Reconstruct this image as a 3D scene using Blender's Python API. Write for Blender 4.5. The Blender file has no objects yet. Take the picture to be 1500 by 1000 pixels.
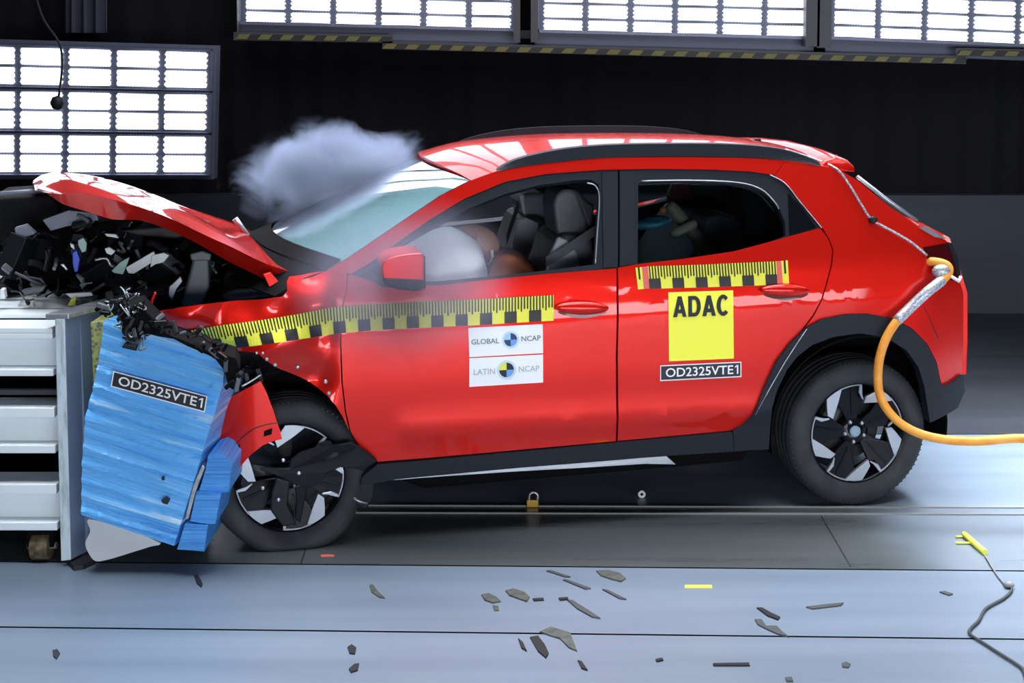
import bpy, bmesh, math, random
from mathutils import Vector, Matrix, noise
random.seed(7)
SC = bpy.context.scene
COL = SC.collection
# ------------------------------------------------------------------ camera, world, lights, exposure
F = 1900.0                      # focal length in pixels of the 1500x1000 frame
PITCH = math.radians(4.0)
CAMH = 2.12
HORIZON = 70.0
CY = HORIZON + F * math.tan(PITCH)
cam_d = bpy.data.cameras.new('camera')
cam_d.sensor_width = 36.0
cam_d.lens = F / 1500.0 * 36.0
cam_d.shift_y = (CY - 500.0) / 1500.0
cam_d.clip_end = 100
cam = bpy.data.objects.new('camera', cam_d)
cam.location = (0, 0, CAMH)
cam.rotation_euler = (math.pi / 2 - PITCH, 0, 0)
COL.objects.link(cam)
SC.camera = cam
W = bpy.data.worlds.new('world')
W.use_nodes = True
W.node_tree.nodes['Background'].inputs[0].default_value = (0.55, 0.65, 0.85, 1)
W.node_tree.nodes['Background'].inputs[1].default_value = 0.012
SC.world = W
SC.view_settings.view_transform = 'Standard'
SC.view_settings.look = 'None'
SC.view_settings.exposure = 0.0
SC.view_settings.gamma = 1.0
SC.view_settings.use_curve_mapping = False
POWER_LOW = 150.0
POWER_FRONT = 60.0     # bank above and behind the camera
POWER_TOP = 150.0       # bank above the car
POWER_POOL = 200.0
POWER_WALL = 0.0       # each bank hung on the rear wall
LAMP_EMIT = 22.0

# ------------------------------------------------------------------ projection helpers (pixels of the 1500x1000 frame -> real points)
RT = Vector((1, 0, 0)); UPV = Vector((0, math.sin(PITCH), math.cos(PITCH))); FW = Vector((0, math.cos(PITCH), -math.sin(PITCH)))
CP = Vector((0, 0, CAMH))
def ray(px, py):
    return RT * ((px - 750) / F) + UPV * ((CY - py) / F) + FW
def hit(px, py, p0, n):
    d = ray(px, py)
    return CP + d * ((p0 - CP).dot(n) / d.dot(n))
def floor_pt(px, py, z=0.0):
    return hit(px, py, Vector((0, 0, z)), Vector((0, 0, 1)))
def wpt(px, py, Y):
    return hit(px, py, Vector((0, Y, 0)), Vector((0, 1, 0)))
# car frame: origin at the near rear tyre's contact, x to the rear, y into the depth, z up
A0 = floor_pt(1243, 742); B0 = floor_pt(422, 803)
EX = (A0 - B0).normalized(); EY = Vector((-EX.y, EX.x, 0)); EZ = Vector((0, 0, 1))
YAW = math.atan2(EX.y, EX.x)
WC = 1.70                       # near y + far y of mirrored panels
def to_local(p):
    q = p - A0
    return Vector((q.dot(EX), q.dot(EY), q.z))
def cpt(px, py, y):
    return to_local(hit(px, py, A0 + EY * y, EY))
def smooth01(t):
    t = max(0.0, min(1.0, t)); return t * t * (3 - 2 * t)
XDOOR = cpt(500, 500, 0).x
def bodyY(x, z):
    zb = 1.10 + 0.02 * (x + 1.9)
    y = -0.05 + 0.10 * max(0, (0.72 - z)) ** 1.5
    t = (z - zb)
    y += 0.40 * (math.log(1 + math.exp(t * 22)) / 22)
    y += 0.010 * smooth01((z - 0.93 - 0.03 * (x + 1.9)) / 0.10)
    y -= 0.010 * math.exp(-((z - 0.50) / 0.05) ** 2) * (1 if -2.1 < x < -0.4 else 0)
    if x > 0.30:
        y += 0.75 * (x - 0.30) ** 2
    if x < XDOOR:
        u = XDOOR - x
        y += 0.030 * smooth01(u / 0.1) * math.sin(u * 11 + z * 9) + 0.012 * smooth01(u/0.1) * math.sin(z * 28 - u * 10 + 1.0)
        y += 0.10 * smooth01((u - 0.45) / 0.6)
        y += 0.012 * smooth01(u / 0.06) * math.sin(u * 26 + z * 20) * smooth01((z - 0.85) / 0.1)
    return y
def bpt(px, py, off=0.0):
    y = 0.0
    for _ in range(14):
        p = cpt(px, py, y)
        y = 0.5 * y + 0.5 * bodyY(p.x, p.z)
    p = cpt(px, py, y - off)
    return Vector((p.x, bodyY(p.x, p.z) - off, p.z))

# ------------------------------------------------------------------ materials
MATS = {}
def principled(name, col, rough=0.5, metal=0.0, coat=0.0, spec=0.5, emit=None, es=0.0, alpha=1.0):
    m = bpy.data.materials.new(name); m.use_nodes = True
    b = m.node_tree.nodes['Principled BSDF']
    b.inputs['Base Color'].default_value = (*col, 1)
    b.inputs['Roughness'].default_value = rough
    b.inputs['Metallic'].default_value = metal
    b.inputs['Coat Weight'].default_value = coat
    b.inputs['Coat Roughness'].default_value = 0.04
    b.inputs['Specular IOR Level'].default_value = spec
    if emit:
        b.inputs['Emission Color'].default_value = (*emit, 1); b.inputs['Emission Strength'].default_value = es
    MATS[name] = m
    return m
def N(m, t, **kw):
    n = m.node_tree.nodes.new(t)
    for k, v in kw.items():
        if k in n.inputs.keys(): n.inputs[k].default_value = v
        else: setattr(n, k, v)
    return n
def L(m, a, b): m.node_tree.links.new(a, b)
def noisy(m, c1, c2, scale=(6, 6, 6), detail=5, lo=0.35, hi=0.65, rough=None, bump=0.0, coord='Object'):
    b = m.node_tree.nodes['Principled BSDF']
    tc = N(m, 'ShaderNodeTexCoord'); mp = N(m, 'ShaderNodeMapping'); mp.inputs['Scale'].default_value = scale
    L(m, tc.outputs[coord], mp.inputs['Vector'])
    nz = N(m, 'ShaderNodeTexNoise'); nz.inputs['Scale'].default_value = 1.0; nz.inputs['Detail'].default_value = detail
    L(m, mp.outputs[0], nz.inputs['Vector'])
    r = N(m, 'ShaderNodeValToRGB'); r.color_ramp.elements[0].position = lo; r.color_ramp.elements[1].position = hi
    r.color_ramp.elements[0].color = (*c1, 1); r.color_ramp.elements[1].color = (*c2, 1)
    L(m, nz.outputs['Fac'], r.inputs['Fac']); L(m, r.outputs['Color'], b.inputs['Base Color'])
    if rough:
        mr = N(m, 'ShaderNodeMapRange'); mr.inputs['To Min'].default_value = rough[0]; mr.inputs['To Max'].default_value = rough[1]
        L(m, nz.outputs['Fac'], mr.inputs['Value']); L(m, mr.outputs[0], b.inputs['Roughness'])
    if bump:
        bp = N(m, 'ShaderNodeBump'); bp.inputs['Strength'].default_value = bump; bp.inputs['Distance'].default_value = 0.02
        L(m, nz.outputs['Fac'], bp.inputs['Height']); L(m, bp.outputs[0], b.inputs['Normal'])
    return m
red = principled('red_paint', (0.66, 0.013, 0.007), 0.42, 0.55, 1.0, spec=0.06)
red.node_tree.nodes['Principled BSDF'].inputs['Coat IOR'].default_value = 1.42
dark = principled('black_plastic', (0.009, 0.010, 0.013), 0.5, spec=0.25)
trimm = principled('grey_black_trim', (0.012, 0.016, 0.024), 0.5, spec=0.22)
gloss_black = principled('gloss_black', (0.005, 0.005, 0.008), 0.22, 0, 0.0, spec=0.2)
blackm = principled('flat_black', (0.004, 0.004, 0.005), 0.9, spec=0.1)
noisy(principled('rubber', (0.02, 0.022, 0.026), 0.75), (0.016, 0.018, 0.022), (0.03, 0.033, 0.039), (9, 9, 9))
rubber = MATS['rubber']
silver = principled('machined_silver', (0.45, 0.48, 0.53), 0.34, 0.7)
alu = noisy(principled('brushed_aluminium', (0.5, 0.53, 0.57), 0.4, 0.8), (0.38, 0.41, 0.45), (0.6, 0.63, 0.68), (2, 30, 30))
greyseat = noisy(principled('grey_seat_leather', (0.12, 0.13, 0.15), 0.55), (0.065, 0.072, 0.088), (0.09, 0.10, 0.12), (8, 8, 8))
darkseat = principled('dark_seat_leather', (0.025, 0.028, 0.035), 0.55)
lightseat = principled('light_grey_leather', (0.28, 0.31, 0.35), 0.5)
interior = principled('interior_trim', (0.018, 0.02, 0.025), 0.7)
yellow = principled('yellow_sticker', (0.98, 0.95, 0.06), 0.5)
tape_yellow = principled('tape_yellow', (0.82, 0.80, 0.05), 0.5)
tape_black = principled('tape_black', (0.008, 0.008, 0.008), 0.5)
tape_red = principled('tape_red', (0.75, 0.12, 0.10), 0.5)
sticker_white = principled('sticker_white', (0.93, 0.95, 0.96), 0.5)
ink_grey = principled('ink_grey', (0.14, 0.17, 0.22), 0.6)
ink_lightgrey = principled('ink_light_grey', (0.42, 0.46, 0.50), 0.6)
ink_dark = principled('ink_dark', (0.01, 0.012, 0.02), 0.6)
ink_navy = principled('ink_navy', (0.02, 0.05, 0.16), 0.6)
ink_blue = principled('ink_blue', (0.16, 0.36, 0.75), 0.6)
ink_lightblue = principled('ink_light_blue', (0.35, 0.65, 0.9), 0.6)
ring_blue = principled('ring_pale_blue', (0.62, 0.78, 0.88), 0.6)
label_black = principled('label_black', (0.012, 0.014, 0.025), 0.5)
orange = noisy(principled('orange_hose', (0.85, 0.33, 0.03), 0.5), (0.78, 0.28, 0.02), (0.88, 0.40, 0.06), (14, 14, 14))
braid = noisy(principled('silver_braid', (0.45, 0.47, 0.5), 0.45, 0.6), (0.25, 0.27, 0.3), (0.62, 0.65, 0.7), (120, 120, 120), 1)
skin = noisy(principled('dummy_skin', (0.30, 0.16, 0.10), 0.55), (0.27, 0.145, 0.09), (0.36, 0.20, 0.13), (7, 7, 7))
orangecloth = noisy(principled('orange_cloth', (0.50, 0.13, 0.035), 0.8), (0.45, 0.11, 0.03), (0.56, 0.16, 0.05), (12, 12, 12))
olive = principled('olive_skin', (0.20, 0.18, 0.12), 0.6)
beige = principled('beige_sleeve', (0.34, 0.30, 0.21), 0.7)
teal = noisy(principled('teal_cloth', (0.03, 0.22, 0.35), 0.5), (0.02, 0.07, 0.30), (0.08, 0.38, 0.32), (14, 14, 30))
airbag = noisy(principled('airbag_fabric', (0.78, 0.82, 0.86), 0.8), (0.80, 0.86, 0.9), (0.92, 0.95, 0.97), (5, 5, 5), bump=0.3)
smokecol = (0.70, 0.70, 0.96)
whitesteel = noisy(principled('white_painted_steel', (0.62, 0.67, 0.70), 0.45), (0.84, 0.91, 0.95), (0.88, 0.95, 0.98), (3, 3, 1.5))
bluesteel = noisy(principled('blue_grey_plate', (0.22, 0.29, 0.42), 0.45, 0.35), (0.17, 0.23, 0.36), (0.28, 0.35, 0.47), (4, 4, 2))
plate_edge = noisy(principled('plate_edge', (0.5, 0.6, 0.64), 0.5), (0.34, 0.42, 0.42), (0.60, 0.70, 0.76), (40, 40, 9), lo=0.3, hi=0.5)
whiteplastic = principled('white_plastic', (0.62, 0.64, 0.66), 0.4)
rust = noisy(principled('rusty_roller', (0.10, 0.075, 0.04), 0.6), (0.05, 0.04, 0.02), (0.20, 0.15, 0.08), (30, 30, 30))
wireblue = principled('blue_connector', (0.01, 0.05, 0.65), 0.35)
scrapwhite = principled('scrap_white', (0.72, 0.76, 0.78), 0.4)
scraplime = principled('scrap_lime', (0.62, 0.75, 0.08), 0.5)
scrapgrey = principled('scrap_grey', (0.07, 0.078, 0.095), 0.45)
scrapmint = principled('scrap_mint', (0.35, 0.52, 0.50), 0.5)
cablegrey = principled('cable_grey', (0.22, 0.23, 0.23), 0.5)
lime = principled('lime_connector', (0.70, 0.72, 0.10), 0.5)
chipdark = principled('debris_dark', (0.013, 0.015, 0.018), 0.6, spec=0.3)
chipgrey = principled('debris_grey', (0.05, 0.058, 0.062), 0.6)
chipolive = noisy(principled('debris_olive', (0.13, 0.145, 0.12), 0.6), (0.035, 0.042, 0.036), (0.085, 0.095, 0.085), (30, 30, 30))
brass = principled('brass', (0.45, 0.28, 0.05), 0.4, 0.6)
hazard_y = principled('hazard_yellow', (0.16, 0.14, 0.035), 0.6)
taillight = principled('taillight_glass', (0.045, 0.003, 0.004), 0.12, 0, 0.6)
# blue crumpled honeycomb face: sideways crease streaks
bluem = principled('blue_honeycomb_skin', (0.07, 0.29, 0.83), 0.4, 0.0)
def crease_material(m, c1, c2, c3, sx, sz, rot):
    b = m.node_tree.nodes['Principled BSDF']
    tc = N(m, 'ShaderNodeTexCoord'); mp = N(m, 'ShaderNodeMapping')
    mp.vector_type = 'POINT'; mp.inputs['Scale'].default_value = (sx, sx, sz)
    rt = N(m, 'ShaderNodeMapping'); rt.inputs['Rotation'].default_value = (0, -rot, 0)
    L(m, tc.outputs['Object'], rt.inputs['Vector'])
    L(m, rt.outputs[0], mp.inputs['Vector'])
    nz = N(m, 'ShaderNodeTexNoise'); nz.inputs['Scale'].default_value = 1; nz.inputs['Detail'].default_value = 4; nz.inputs['Roughness'].default_value = .65
    L(m, mp.outputs[0], nz.inputs['Vector'])
    r = N(m, 'ShaderNodeValToRGB'); e = r.color_ramp.elements
    e[0].position = 0.32; e[0].color = (*c1, 1); e[1].position = 0.45; e[1].color = (*c2, 1)
    e3 = e.new(0.56); e3.color = (*c2, 1); e4 = e.new(0.68); e4.color = (*c3, 1)
    L(m, nz.outputs['Fac'], r.inputs['Fac']); L(m, r.outputs['Color'], b.inputs['Base Color'])
    bp = N(m, 'ShaderNodeBump'); bp.inputs['Strength'].default_value = 0.9; bp.inputs['Distance'].default_value = 0.02
    L(m, nz.outputs['Fac'], bp.inputs['Height']); L(m, bp.outputs[0], b.inputs['Normal'])
crease_material(bluem, (0.06, 0.29, 0.80), (0.13, 0.48, 0.98), (0.55, 0.80, 0.98), 1.2, 26, 0.31)
bluem2 = principled('blue_honeycomb_bumper', (0.07, 0.30, 0.85), 0.45, 0.1)
crease_material(bluem2, (0.05, 0.24, 0.75), (0.09, 0.38, 0.93), (0.13, 0.46, 0.97), 0.5, 90, 0.0)
# honeycomb core
core = principled('honeycomb_core', (0.2, 0.22, 0.12), 0.5, 0.4)
def vor(m, c1, c2, s, bump=0.6):
    b = m.node_tree.nodes['Principled BSDF']
    tc = N(m, 'ShaderNodeTexCoord'); v = N(m, 'ShaderNodeTexVoronoi'); v.inputs['Scale'].default_value = s
    L(m, tc.outputs['Object'], v.inputs['Vector'])
    r = N(m, 'ShaderNodeValToRGB'); r.color_ramp.elements[0].color = (*c1, 1); r.color_ramp.elements[1].color = (*c2, 1)
    r.color_ramp.elements[0].position = .15; r.color_ramp.elements[1].position = .6
    L(m, v.outputs['Distance'], r.inputs['Fac']); L(m, r.outputs['Color'], b.inputs['Base Color'])
vor(core, (0.10, 0.13, 0.16), (0.45, 0.48, 0.14), 55)
# floor steels
def floor_material(name, c1, c2, rough, streak=(0.6, 7, 1)):
    m = principled(name, c1, rough[0], 0.25)
    noisy(m, c1, c2, streak, 6, 0.3, 0.7, rough)
    return m
floor_light = floor_material('floor_steel', (0.165, 0.215, 0.285), (0.21, 0.265, 0.34), (0.30, 0.46))
floor_far_shaded = floor_material('floor_steel_shaded', (0.022, 0.027, 0.036), (0.032, 0.038, 0.050), (0.45, 0.6))  # darker copy of the floor colour: shade on the rear floor painted in
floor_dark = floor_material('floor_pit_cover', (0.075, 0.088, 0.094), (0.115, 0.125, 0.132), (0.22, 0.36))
def painted_lit_end(m, x0, x1, col):
    # pale pool of light painted into the cover's colour towards its right end
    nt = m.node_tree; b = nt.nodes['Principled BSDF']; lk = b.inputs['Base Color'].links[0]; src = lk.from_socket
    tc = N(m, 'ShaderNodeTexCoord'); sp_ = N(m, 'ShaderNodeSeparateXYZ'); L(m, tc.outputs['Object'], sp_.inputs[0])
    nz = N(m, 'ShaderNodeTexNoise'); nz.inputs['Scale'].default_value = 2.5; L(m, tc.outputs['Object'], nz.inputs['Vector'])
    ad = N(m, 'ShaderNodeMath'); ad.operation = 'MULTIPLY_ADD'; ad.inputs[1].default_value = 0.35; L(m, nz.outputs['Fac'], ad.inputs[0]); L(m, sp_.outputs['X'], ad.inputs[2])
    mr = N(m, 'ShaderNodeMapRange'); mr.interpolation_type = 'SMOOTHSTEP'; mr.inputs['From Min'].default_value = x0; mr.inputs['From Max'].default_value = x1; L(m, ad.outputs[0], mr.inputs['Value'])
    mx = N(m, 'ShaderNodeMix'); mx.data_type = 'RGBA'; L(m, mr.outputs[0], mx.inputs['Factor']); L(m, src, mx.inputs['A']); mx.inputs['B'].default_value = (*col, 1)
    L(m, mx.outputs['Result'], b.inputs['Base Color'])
painted_lit_end(floor_dark, 1.68, 2.02, (0.20, 0.245, 0.30))
curtain = principled('black_curtain', (0.006, 0.006, 0.009), 0.85, spec=0.2)
bandm = noisy(principled('wall_base_grey', (0.05, 0.06, 0.08), 0.6), (0.022, 0.027, 0.040), (0.030, 0.036, 0.050), (.5, .5, 3))
# glass
def glass(name, tint, refl=1.0, rough=0.02, haze=0.0, hazecol=(.3, .4, .4)):
    m = bpy.data.materials.new(name); m.use_nodes = True; nt = m.node_tree; nt.nodes.clear()
    o = N(m, 'ShaderNodeOutputMaterial'); t = N(m, 'ShaderNodeBsdfTransparent'); t.inputs[0].default_value = (*tint, 1)
    g = N(m, 'ShaderNodeBsdfGlossy'); g.inputs['Roughness'].default_value = rough
    fr = N(m, 'ShaderNodeFresnel'); fr.inputs['IOR'].default_value = 1.5
    mu = N(m, 'ShaderNodeMath'); mu.operation = 'MULTIPLY'; mu.inputs[1].default_value = refl; mu.use_clamp = True
    L(m, fr.outputs[0], mu.inputs[0])
    mx = N(m, 'ShaderNodeMixShader'); L(m, mu.outputs[0], mx.inputs[0])
    if haze > 0:
        d = N(m, 'ShaderNodeBsdfDiffuse'); d.inputs[0].default_value = (*hazecol, 1)
        m2 = N(m, 'ShaderNodeMixShader')
        tc = N(m, 'ShaderNodeTexCoord'); nz = N(m, 'ShaderNodeTexNoise'); nz.inputs['Scale'].default_value = 3
        L(m, tc.outputs['Object'], nz.inputs['Vector'])
        mr = N(m, 'ShaderNodeMapRange'); mr.inputs['To Min'].default_value = haze * .75; mr.inputs['To Max'].default_value = min(1, haze * 1.2)
        L(m, nz.outputs['Fac'], mr.inputs['Value']); L(m, mr.outputs[0], m2.inputs[0])
        L(m, t.outputs[0], m2.inputs[1]); L(m, d.outputs[0], m2.inputs[2]); L(m, m2.outputs[0], mx.inputs[1])
    else:
        L(m, t.outputs[0], mx.inputs[1])
    L(m, g.outputs[0], mx.inputs[2]); L(m, mx.outputs[0], o.inputs['Surface'])
    MATS[name] = m
    return m
wind_glass = glass('windscreen_glass', (0.45, 0.55, 0.55), 3.0, 0.03, 0.64, (0.28, 0.52, 0.57))
side_glass = glass('side_glass', (0.72, 0.78, 0.80), 1.0)
dark_glass = glass('privacy_glass', (0.12, 0.13, 0.15), 1.5)
# lamp emission: rows of small bright dots
def lamp_material():
    m = bpy.data.materials.new('lamp_cells'); m.use_nodes = True; nt = m.node_tree; nt.nodes.clear()
    o = N(m, 'ShaderNodeOutputMaterial'); e = N(m, 'ShaderNodeEmission')
    tc = N(m, 'ShaderNodeTexCoord'); s = N(m, 'ShaderNodeSeparateXYZ'); L(m, tc.outputs['Object'], s.inputs[0])
    def wave(sock, k):
        a = N(m, 'ShaderNodeMath'); a.operation = 'MULTIPLY'; a.inputs[1].default_value = k; L(m, sock, a.inputs[0])
        b = N(m, 'ShaderNodeMath'); b.operation = 'SINE'; L(m, a.outputs[0], b.inputs[0])
        c = N(m, 'ShaderNodeMath'); c.operation = 'ABSOLUTE'; L(m, b.outputs[0], c.inputs[0]); return c.outputs[0]
    wx = wave(s.outputs['X'], 150); wz = wave(s.outputs['Z'], 160)
    a = N(m, 'ShaderNodeMath'); a.operation = 'MULTIPLY'; L(m, wx, a.inputs[0]); L(m, wz, a.inputs[1])
    mr = N(m, 'ShaderNodeMapRange'); mr.inputs['From Max'].default_value = 0.8; mr.inputs['To Min'].default_value = 0.14; mr.inputs['To Max'].default_value = 1.3
    L(m, a.outputs[0], mr.inputs['Value'])
    mu = N(m, 'ShaderNodeMath'); mu.operation = 'MULTIPLY'; mu.inputs[1].default_value = LAMP_EMIT * 0.2; L(m, mr.outputs[0], mu.inputs[0])
    e.inputs['Color'].default_value = (0.86, 0.90, 1.0, 1)
    L(m, mu.outputs[0], e.inputs['Strength']); L(m, e.outputs[0], o.inputs['Surface'])
    return m
lampm = lamp_material()
topm = bpy.data.materials.new('lamp_tube_rows'); topm.use_nodes = True; topm.node_tree.nodes.clear()
_o = N(topm, 'ShaderNodeOutputMaterial'); _e = N(topm, 'ShaderNodeEmission'); _e.inputs[0].default_value = (0.88, 0.93, 1, 1); _e.inputs[1].default_value = 4.0
L(topm, _e.outputs[0], _o.inputs[0])
frame_m = principled('lamp_frame', (0.10, 0.11, 0.16), 0.5, 0.3)
lampedge = principled('lamp_rim', (0.16, 0.17, 0.24), 0.4, 0.5)

# ------------------------------------------------------------------ object helpers
def link(name, bm, mats, parent=None, smooth=False, loc=None):
    me = bpy.data.meshes.new(name); bm.normal_update(); bm.to_mesh(me); bm.free()
    for m in (mats if isinstance(mats, (list, tuple)) else [mats]): me.materials.append(m)
    o = bpy.data.objects.new(name, me); COL.objects.link(o)
    if parent: o.parent = parent
    if smooth:
        for p in me.polygons: p.use_smooth = True
    if loc is not None: o.location = loc
    return o
def tag(o, label=None, cat=None, group=None, kind=None):
    if label: o['label'] = label
    if cat: o['category'] = cat
    if group: o['group'] = group
    if kind: o['kind'] = kind
    return o
def empty(name, loc=(0, 0, 0), rz=0.0, parent=None):
    o = bpy.data.objects.new(name, None); COL.objects.link(o); o.location = loc; o.rotation_euler = (0, 0, rz)
    o.empty_display_size = 0.1
    if parent: o.parent = parent
    return o
def bevel(o, w, seg=2, ang=35):
    md = o.modifiers.new('bevel', 'BEVEL'); md.width = w; md.segments = seg; md.limit_method = 'ANGLE'; md.angle_limit = math.radians(ang)
    return o
def solidify(o, t, off=-1, mo=0):
    md = o.modifiers.new('solid', 'SOLIDIFY'); md.thickness = t; md.offset = off; md.material_offset = mo; md.material_offset_rim = 0
    es = o.modifiers.new('split', 'EDGE_SPLIT'); es.split_angle = math.radians(38)
    return o
def crv(pts, n=6, closed=False):
    """Catmull-Rom resample of 2D/3D points"""
    out = []; P = [Vector(p) for p in pts]; m = len(P)
    rng = range(m) if closed else range(m - 1)
    for i in rng:
        p0 = P[(i - 1) % m] if closed or i > 0 else P[i]
        p1 = P[i]; p2 = P[(i + 1) % m]
        p3 = P[(i + 2) % m] if closed or i + 2 < m else p2
        for k in range(n):
            t = k / n
            out.append(0.5 * ((2 * p1) + (p2 - p0) * t + (2 * p0 - 5 * p1 + 4 * p2 - p3) * t * t + (3 * p1 - p0 - 3 * p2 + p3) * t ** 3))
    if not closed: out.append(P[-1])
    return out
def add_box(bm, a, b, mi=0, M=None):
    a = Vector(a); b = Vector(b)
    vs = [Vector((x, y, z)) for x in (a.x, b.x) for y in (a.y, b.y) for z in (a.z, b.z)]
    if M: vs = [M @ v for v in vs]
    v = [bm.verts.new(p) for p in vs]
    for f in ((0, 1, 3, 2), (4, 6, 7, 5), (0, 4, 5, 1), (2, 3, 7, 6), (0, 2, 6, 4), (1, 5, 7, 3)):
        fc = bm.faces.new([v[i] for i in f]); fc.material_index = mi
def box(name, a, b, m, parent=None, bev=0.0, M=None):
    bm = bmesh.new(); add_box(bm, a, b, 0, M); o = link(name, bm, m, parent)
    bmesh_fix(o)
    if bev: bevel(o, bev)
    return o
def bmesh_fix(o):
    bm = bmesh.new(); bm.from_mesh(o.data); bmesh.ops.recalc_face_normals(bm, faces=bm.faces); bm.to_mesh(o.data); bm.free()
def add_tube(bm, pts, r, n=8, mi=0, cap=True):
    P = [Vector(p) for p in pts]; rings = []
    prev = None
    for i, p in enumerate(P):
        t = (P[min(i + 1, len(P) - 1)] - P[max(i - 1, 0)])
        if t.length < 1e-9: t = Vector((1, 0, 0))
        t.normalize()
        u = t.cross(Vector((0, 0, 1))) if prev is None else prev - t * prev.dot(t)
        if u.length < 1e-4: u = t.cross(Vector((0, 1, 0)))
        u.normalize(); prev = u; w = t.cross(u)
        rr = r[i] if isinstance(r, (list, tuple)) else r
        rings.append([bm.verts.new(p + u * rr * math.cos(2 * math.pi * k / n) + w * rr * math.sin(2 * math.pi * k / n)) for k in range(n)])
    for a, b in zip(rings, rings[1:]):
        for k in range(n):
            f = bm.faces.new((a[k], a[(k + 1) % n], b[(k + 1) % n], b[k])); f.material_index = mi; f.smooth = True
    if cap:
        bm.faces.new(list(reversed(rings[0]))).material_index = mi; bm.faces.new(rings[-1]).material_index = mi
def tube(name, pts, r, m, parent=None, n=10):
    bm = bmesh.new(); add_tube(bm, pts, r, n); return link(name, bm, m, parent)
def cut_grid(bm, step, axes=(0, 2)):
    for ax in axes:
        lo = min(v.co[ax] for v in bm.verts); hi = max(v.co[ax] for v in bm.verts)
        k = math.floor(lo / step) + 1
        while k * step < hi - 1e-6:
            n = Vector((0, 0, 0)); n[ax] = 1; c = Vector((0, 0, 0)); c[ax] = k * step
            bmesh.ops.bisect_plane(bm, geom=bm.verts[:] + bm.edges[:] + bm.faces[:], dist=1e-6, plane_co=c, plane_no=n)
            k += 1
def panel_bm(pts, off=0.0, step=0.05, px=True, Yf=None, mirror=False):
    """outline (pixels) on the car's side surface -> gridded bmesh following bodyY"""
    L3 = [bpt(p[0], p[1], off) for p in pts] if px else [Vector((p[0], 0, p[1])) for p in pts]
    bm = bmesh.new(); vs = [bm.verts.new((p.x, 0, p.z)) for p in L3]
    f = bm.faces.new(vs); bm.normal_update()
    if f.normal.y > 0: f.normal_flip()
    bmesh.ops.triangulate(bm, faces=bm.faces[:])
    cut_grid(bm, step)
    bmesh.ops.remove_doubles(bm, verts=bm.verts[:], dist=1e-5)
    g = Yf or bodyY
    for v in bm.verts:
        v.co.y = g(v.co.x, v.co.z) - off
        if mirror: v.co.y = WC - v.co.y
    if mirror: bmesh.ops.reverse_faces(bm, faces=bm.faces[:])
    return bm
def panel(name, pts, m, parent, off=0.0, thick=0.02, step=0.05, mirror=False, inner=True):
    o = link(name, panel_bm(pts, off, step, mirror=mirror), [m, interior] if inner else m, parent, smooth=True)
    solidify(o, thick, -1, 1 if inner else 0)
    return o
def extr(name, pts, y0, y1, m, parent=None, bev=0.01, plane_y=None, frame='car', sm=False, local=None):
    """outline in pixels taken at depth y0 (or plane_y), extruded to y1 along the car's (or the room's) depth"""
    yy = y0 if plane_y is None else plane_y
    if local: P = [Vector(p) for p in local]
    elif frame == 'car': P = [cpt(p[0], p[1], yy) for p in pts]
    else: P = [wpt(p[0], p[1], yy) for p in pts]
    bm = bmesh.new()
    a = [bm.verts.new((p.x, y0, p.z)) for p in P]; b = [bm.verts.new((p.x, y1, p.z)) for p in P]
    f1 = bm.faces.new(a); f2 = bm.faces.new(list(reversed(b)))
    n = len(P)
    for i in range(n): bm.faces.new((a[i], b[i], b[(i + 1) % n], a[(i + 1) % n]))
    bmesh.ops.recalc_face_normals(bm, faces=bm.faces[:])
    o = link(name, bm, m, parent, smooth=sm)
    if bev: bevel(o, bev, 3)
    return o
def thicken(bm, d):
    r = bmesh.ops.extrude_face_region(bm, geom=bm.faces[:], use_keep_orig=True)
    for v in r['geom']:
        if isinstance(v, bmesh.types.BMVert): v.co += Vector(d)
    bmesh.ops.recalc_face_normals(bm, faces=bm.faces[:])
def loft(name, rows, m, parent, thick=0.0, sm=True, flip=False, mo=0):
    bm = bmesh.new(); V = [[bm.verts.new(p) for p in r] for r in rows]
    for a, b in zip(V, V[1:]):
        for i in range(len(a) - 1):
            q = (a[i], a[i + 1], b[i + 1], b[i])
            bm.faces.new(q if not flip else tuple(reversed(q)))
    o = link(name, bm, m, parent, smooth=sm)
    if thick: solidify(o, thick, -1, mo)
    return o
def lathe(name, prof, c, m, parent, n=64, close=True, fn=None, ax='y', sm=True):
    """profile of (radius, y) revolved about the y axis through c"""
    bm = bmesh.new(); c = Vector(c); R = []
    for k in range(n):
        a = 2 * math.pi * k / n
        ring = []
        for (r, y) in prof:
            p = c + Vector((r * math.cos(a), y, r * math.sin(a)))
            if fn: p = fn(p, r, a)
            ring.append(bm.verts.new(p))
        R.append(ring)
    for k in range(n):
        a = R[k]; b = R[(k + 1) % n]
        rg = range(len(prof)) if close else range(len(prof) - 1)
        for i in rg:
            j = (i + 1) % len(prof); bm.faces.new((a[i], a[j], b[j], b[i]))
    bmesh.ops.recalc_face_normals(bm, faces=bm.faces[:])
    return link(name, bm, m, parent, smooth=sm)
def blob(name, c, r, m, parent=None, rot=(0, 0, 0), seg=28, fn=None):
    bm = bmesh.new(); bmesh.ops.create_uvsphere(bm, u_segments=seg, v_segments=seg // 2, radius=1)
    M = Matrix.Translation(Vector(c)) @ Matrix.Rotation(rot[2], 4, 'Z') @ Matrix.Rotation(rot[1], 4, 'Y') @ Matrix.Rotation(rot[0], 4, 'X') @ Matrix.Diagonal((*r, 1))
    for v in bm.verts:
        if fn: v.co = fn(v.co.copy())
        v.co = M @ v.co
    return link(name, bm, m, parent, smooth=True)
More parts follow.
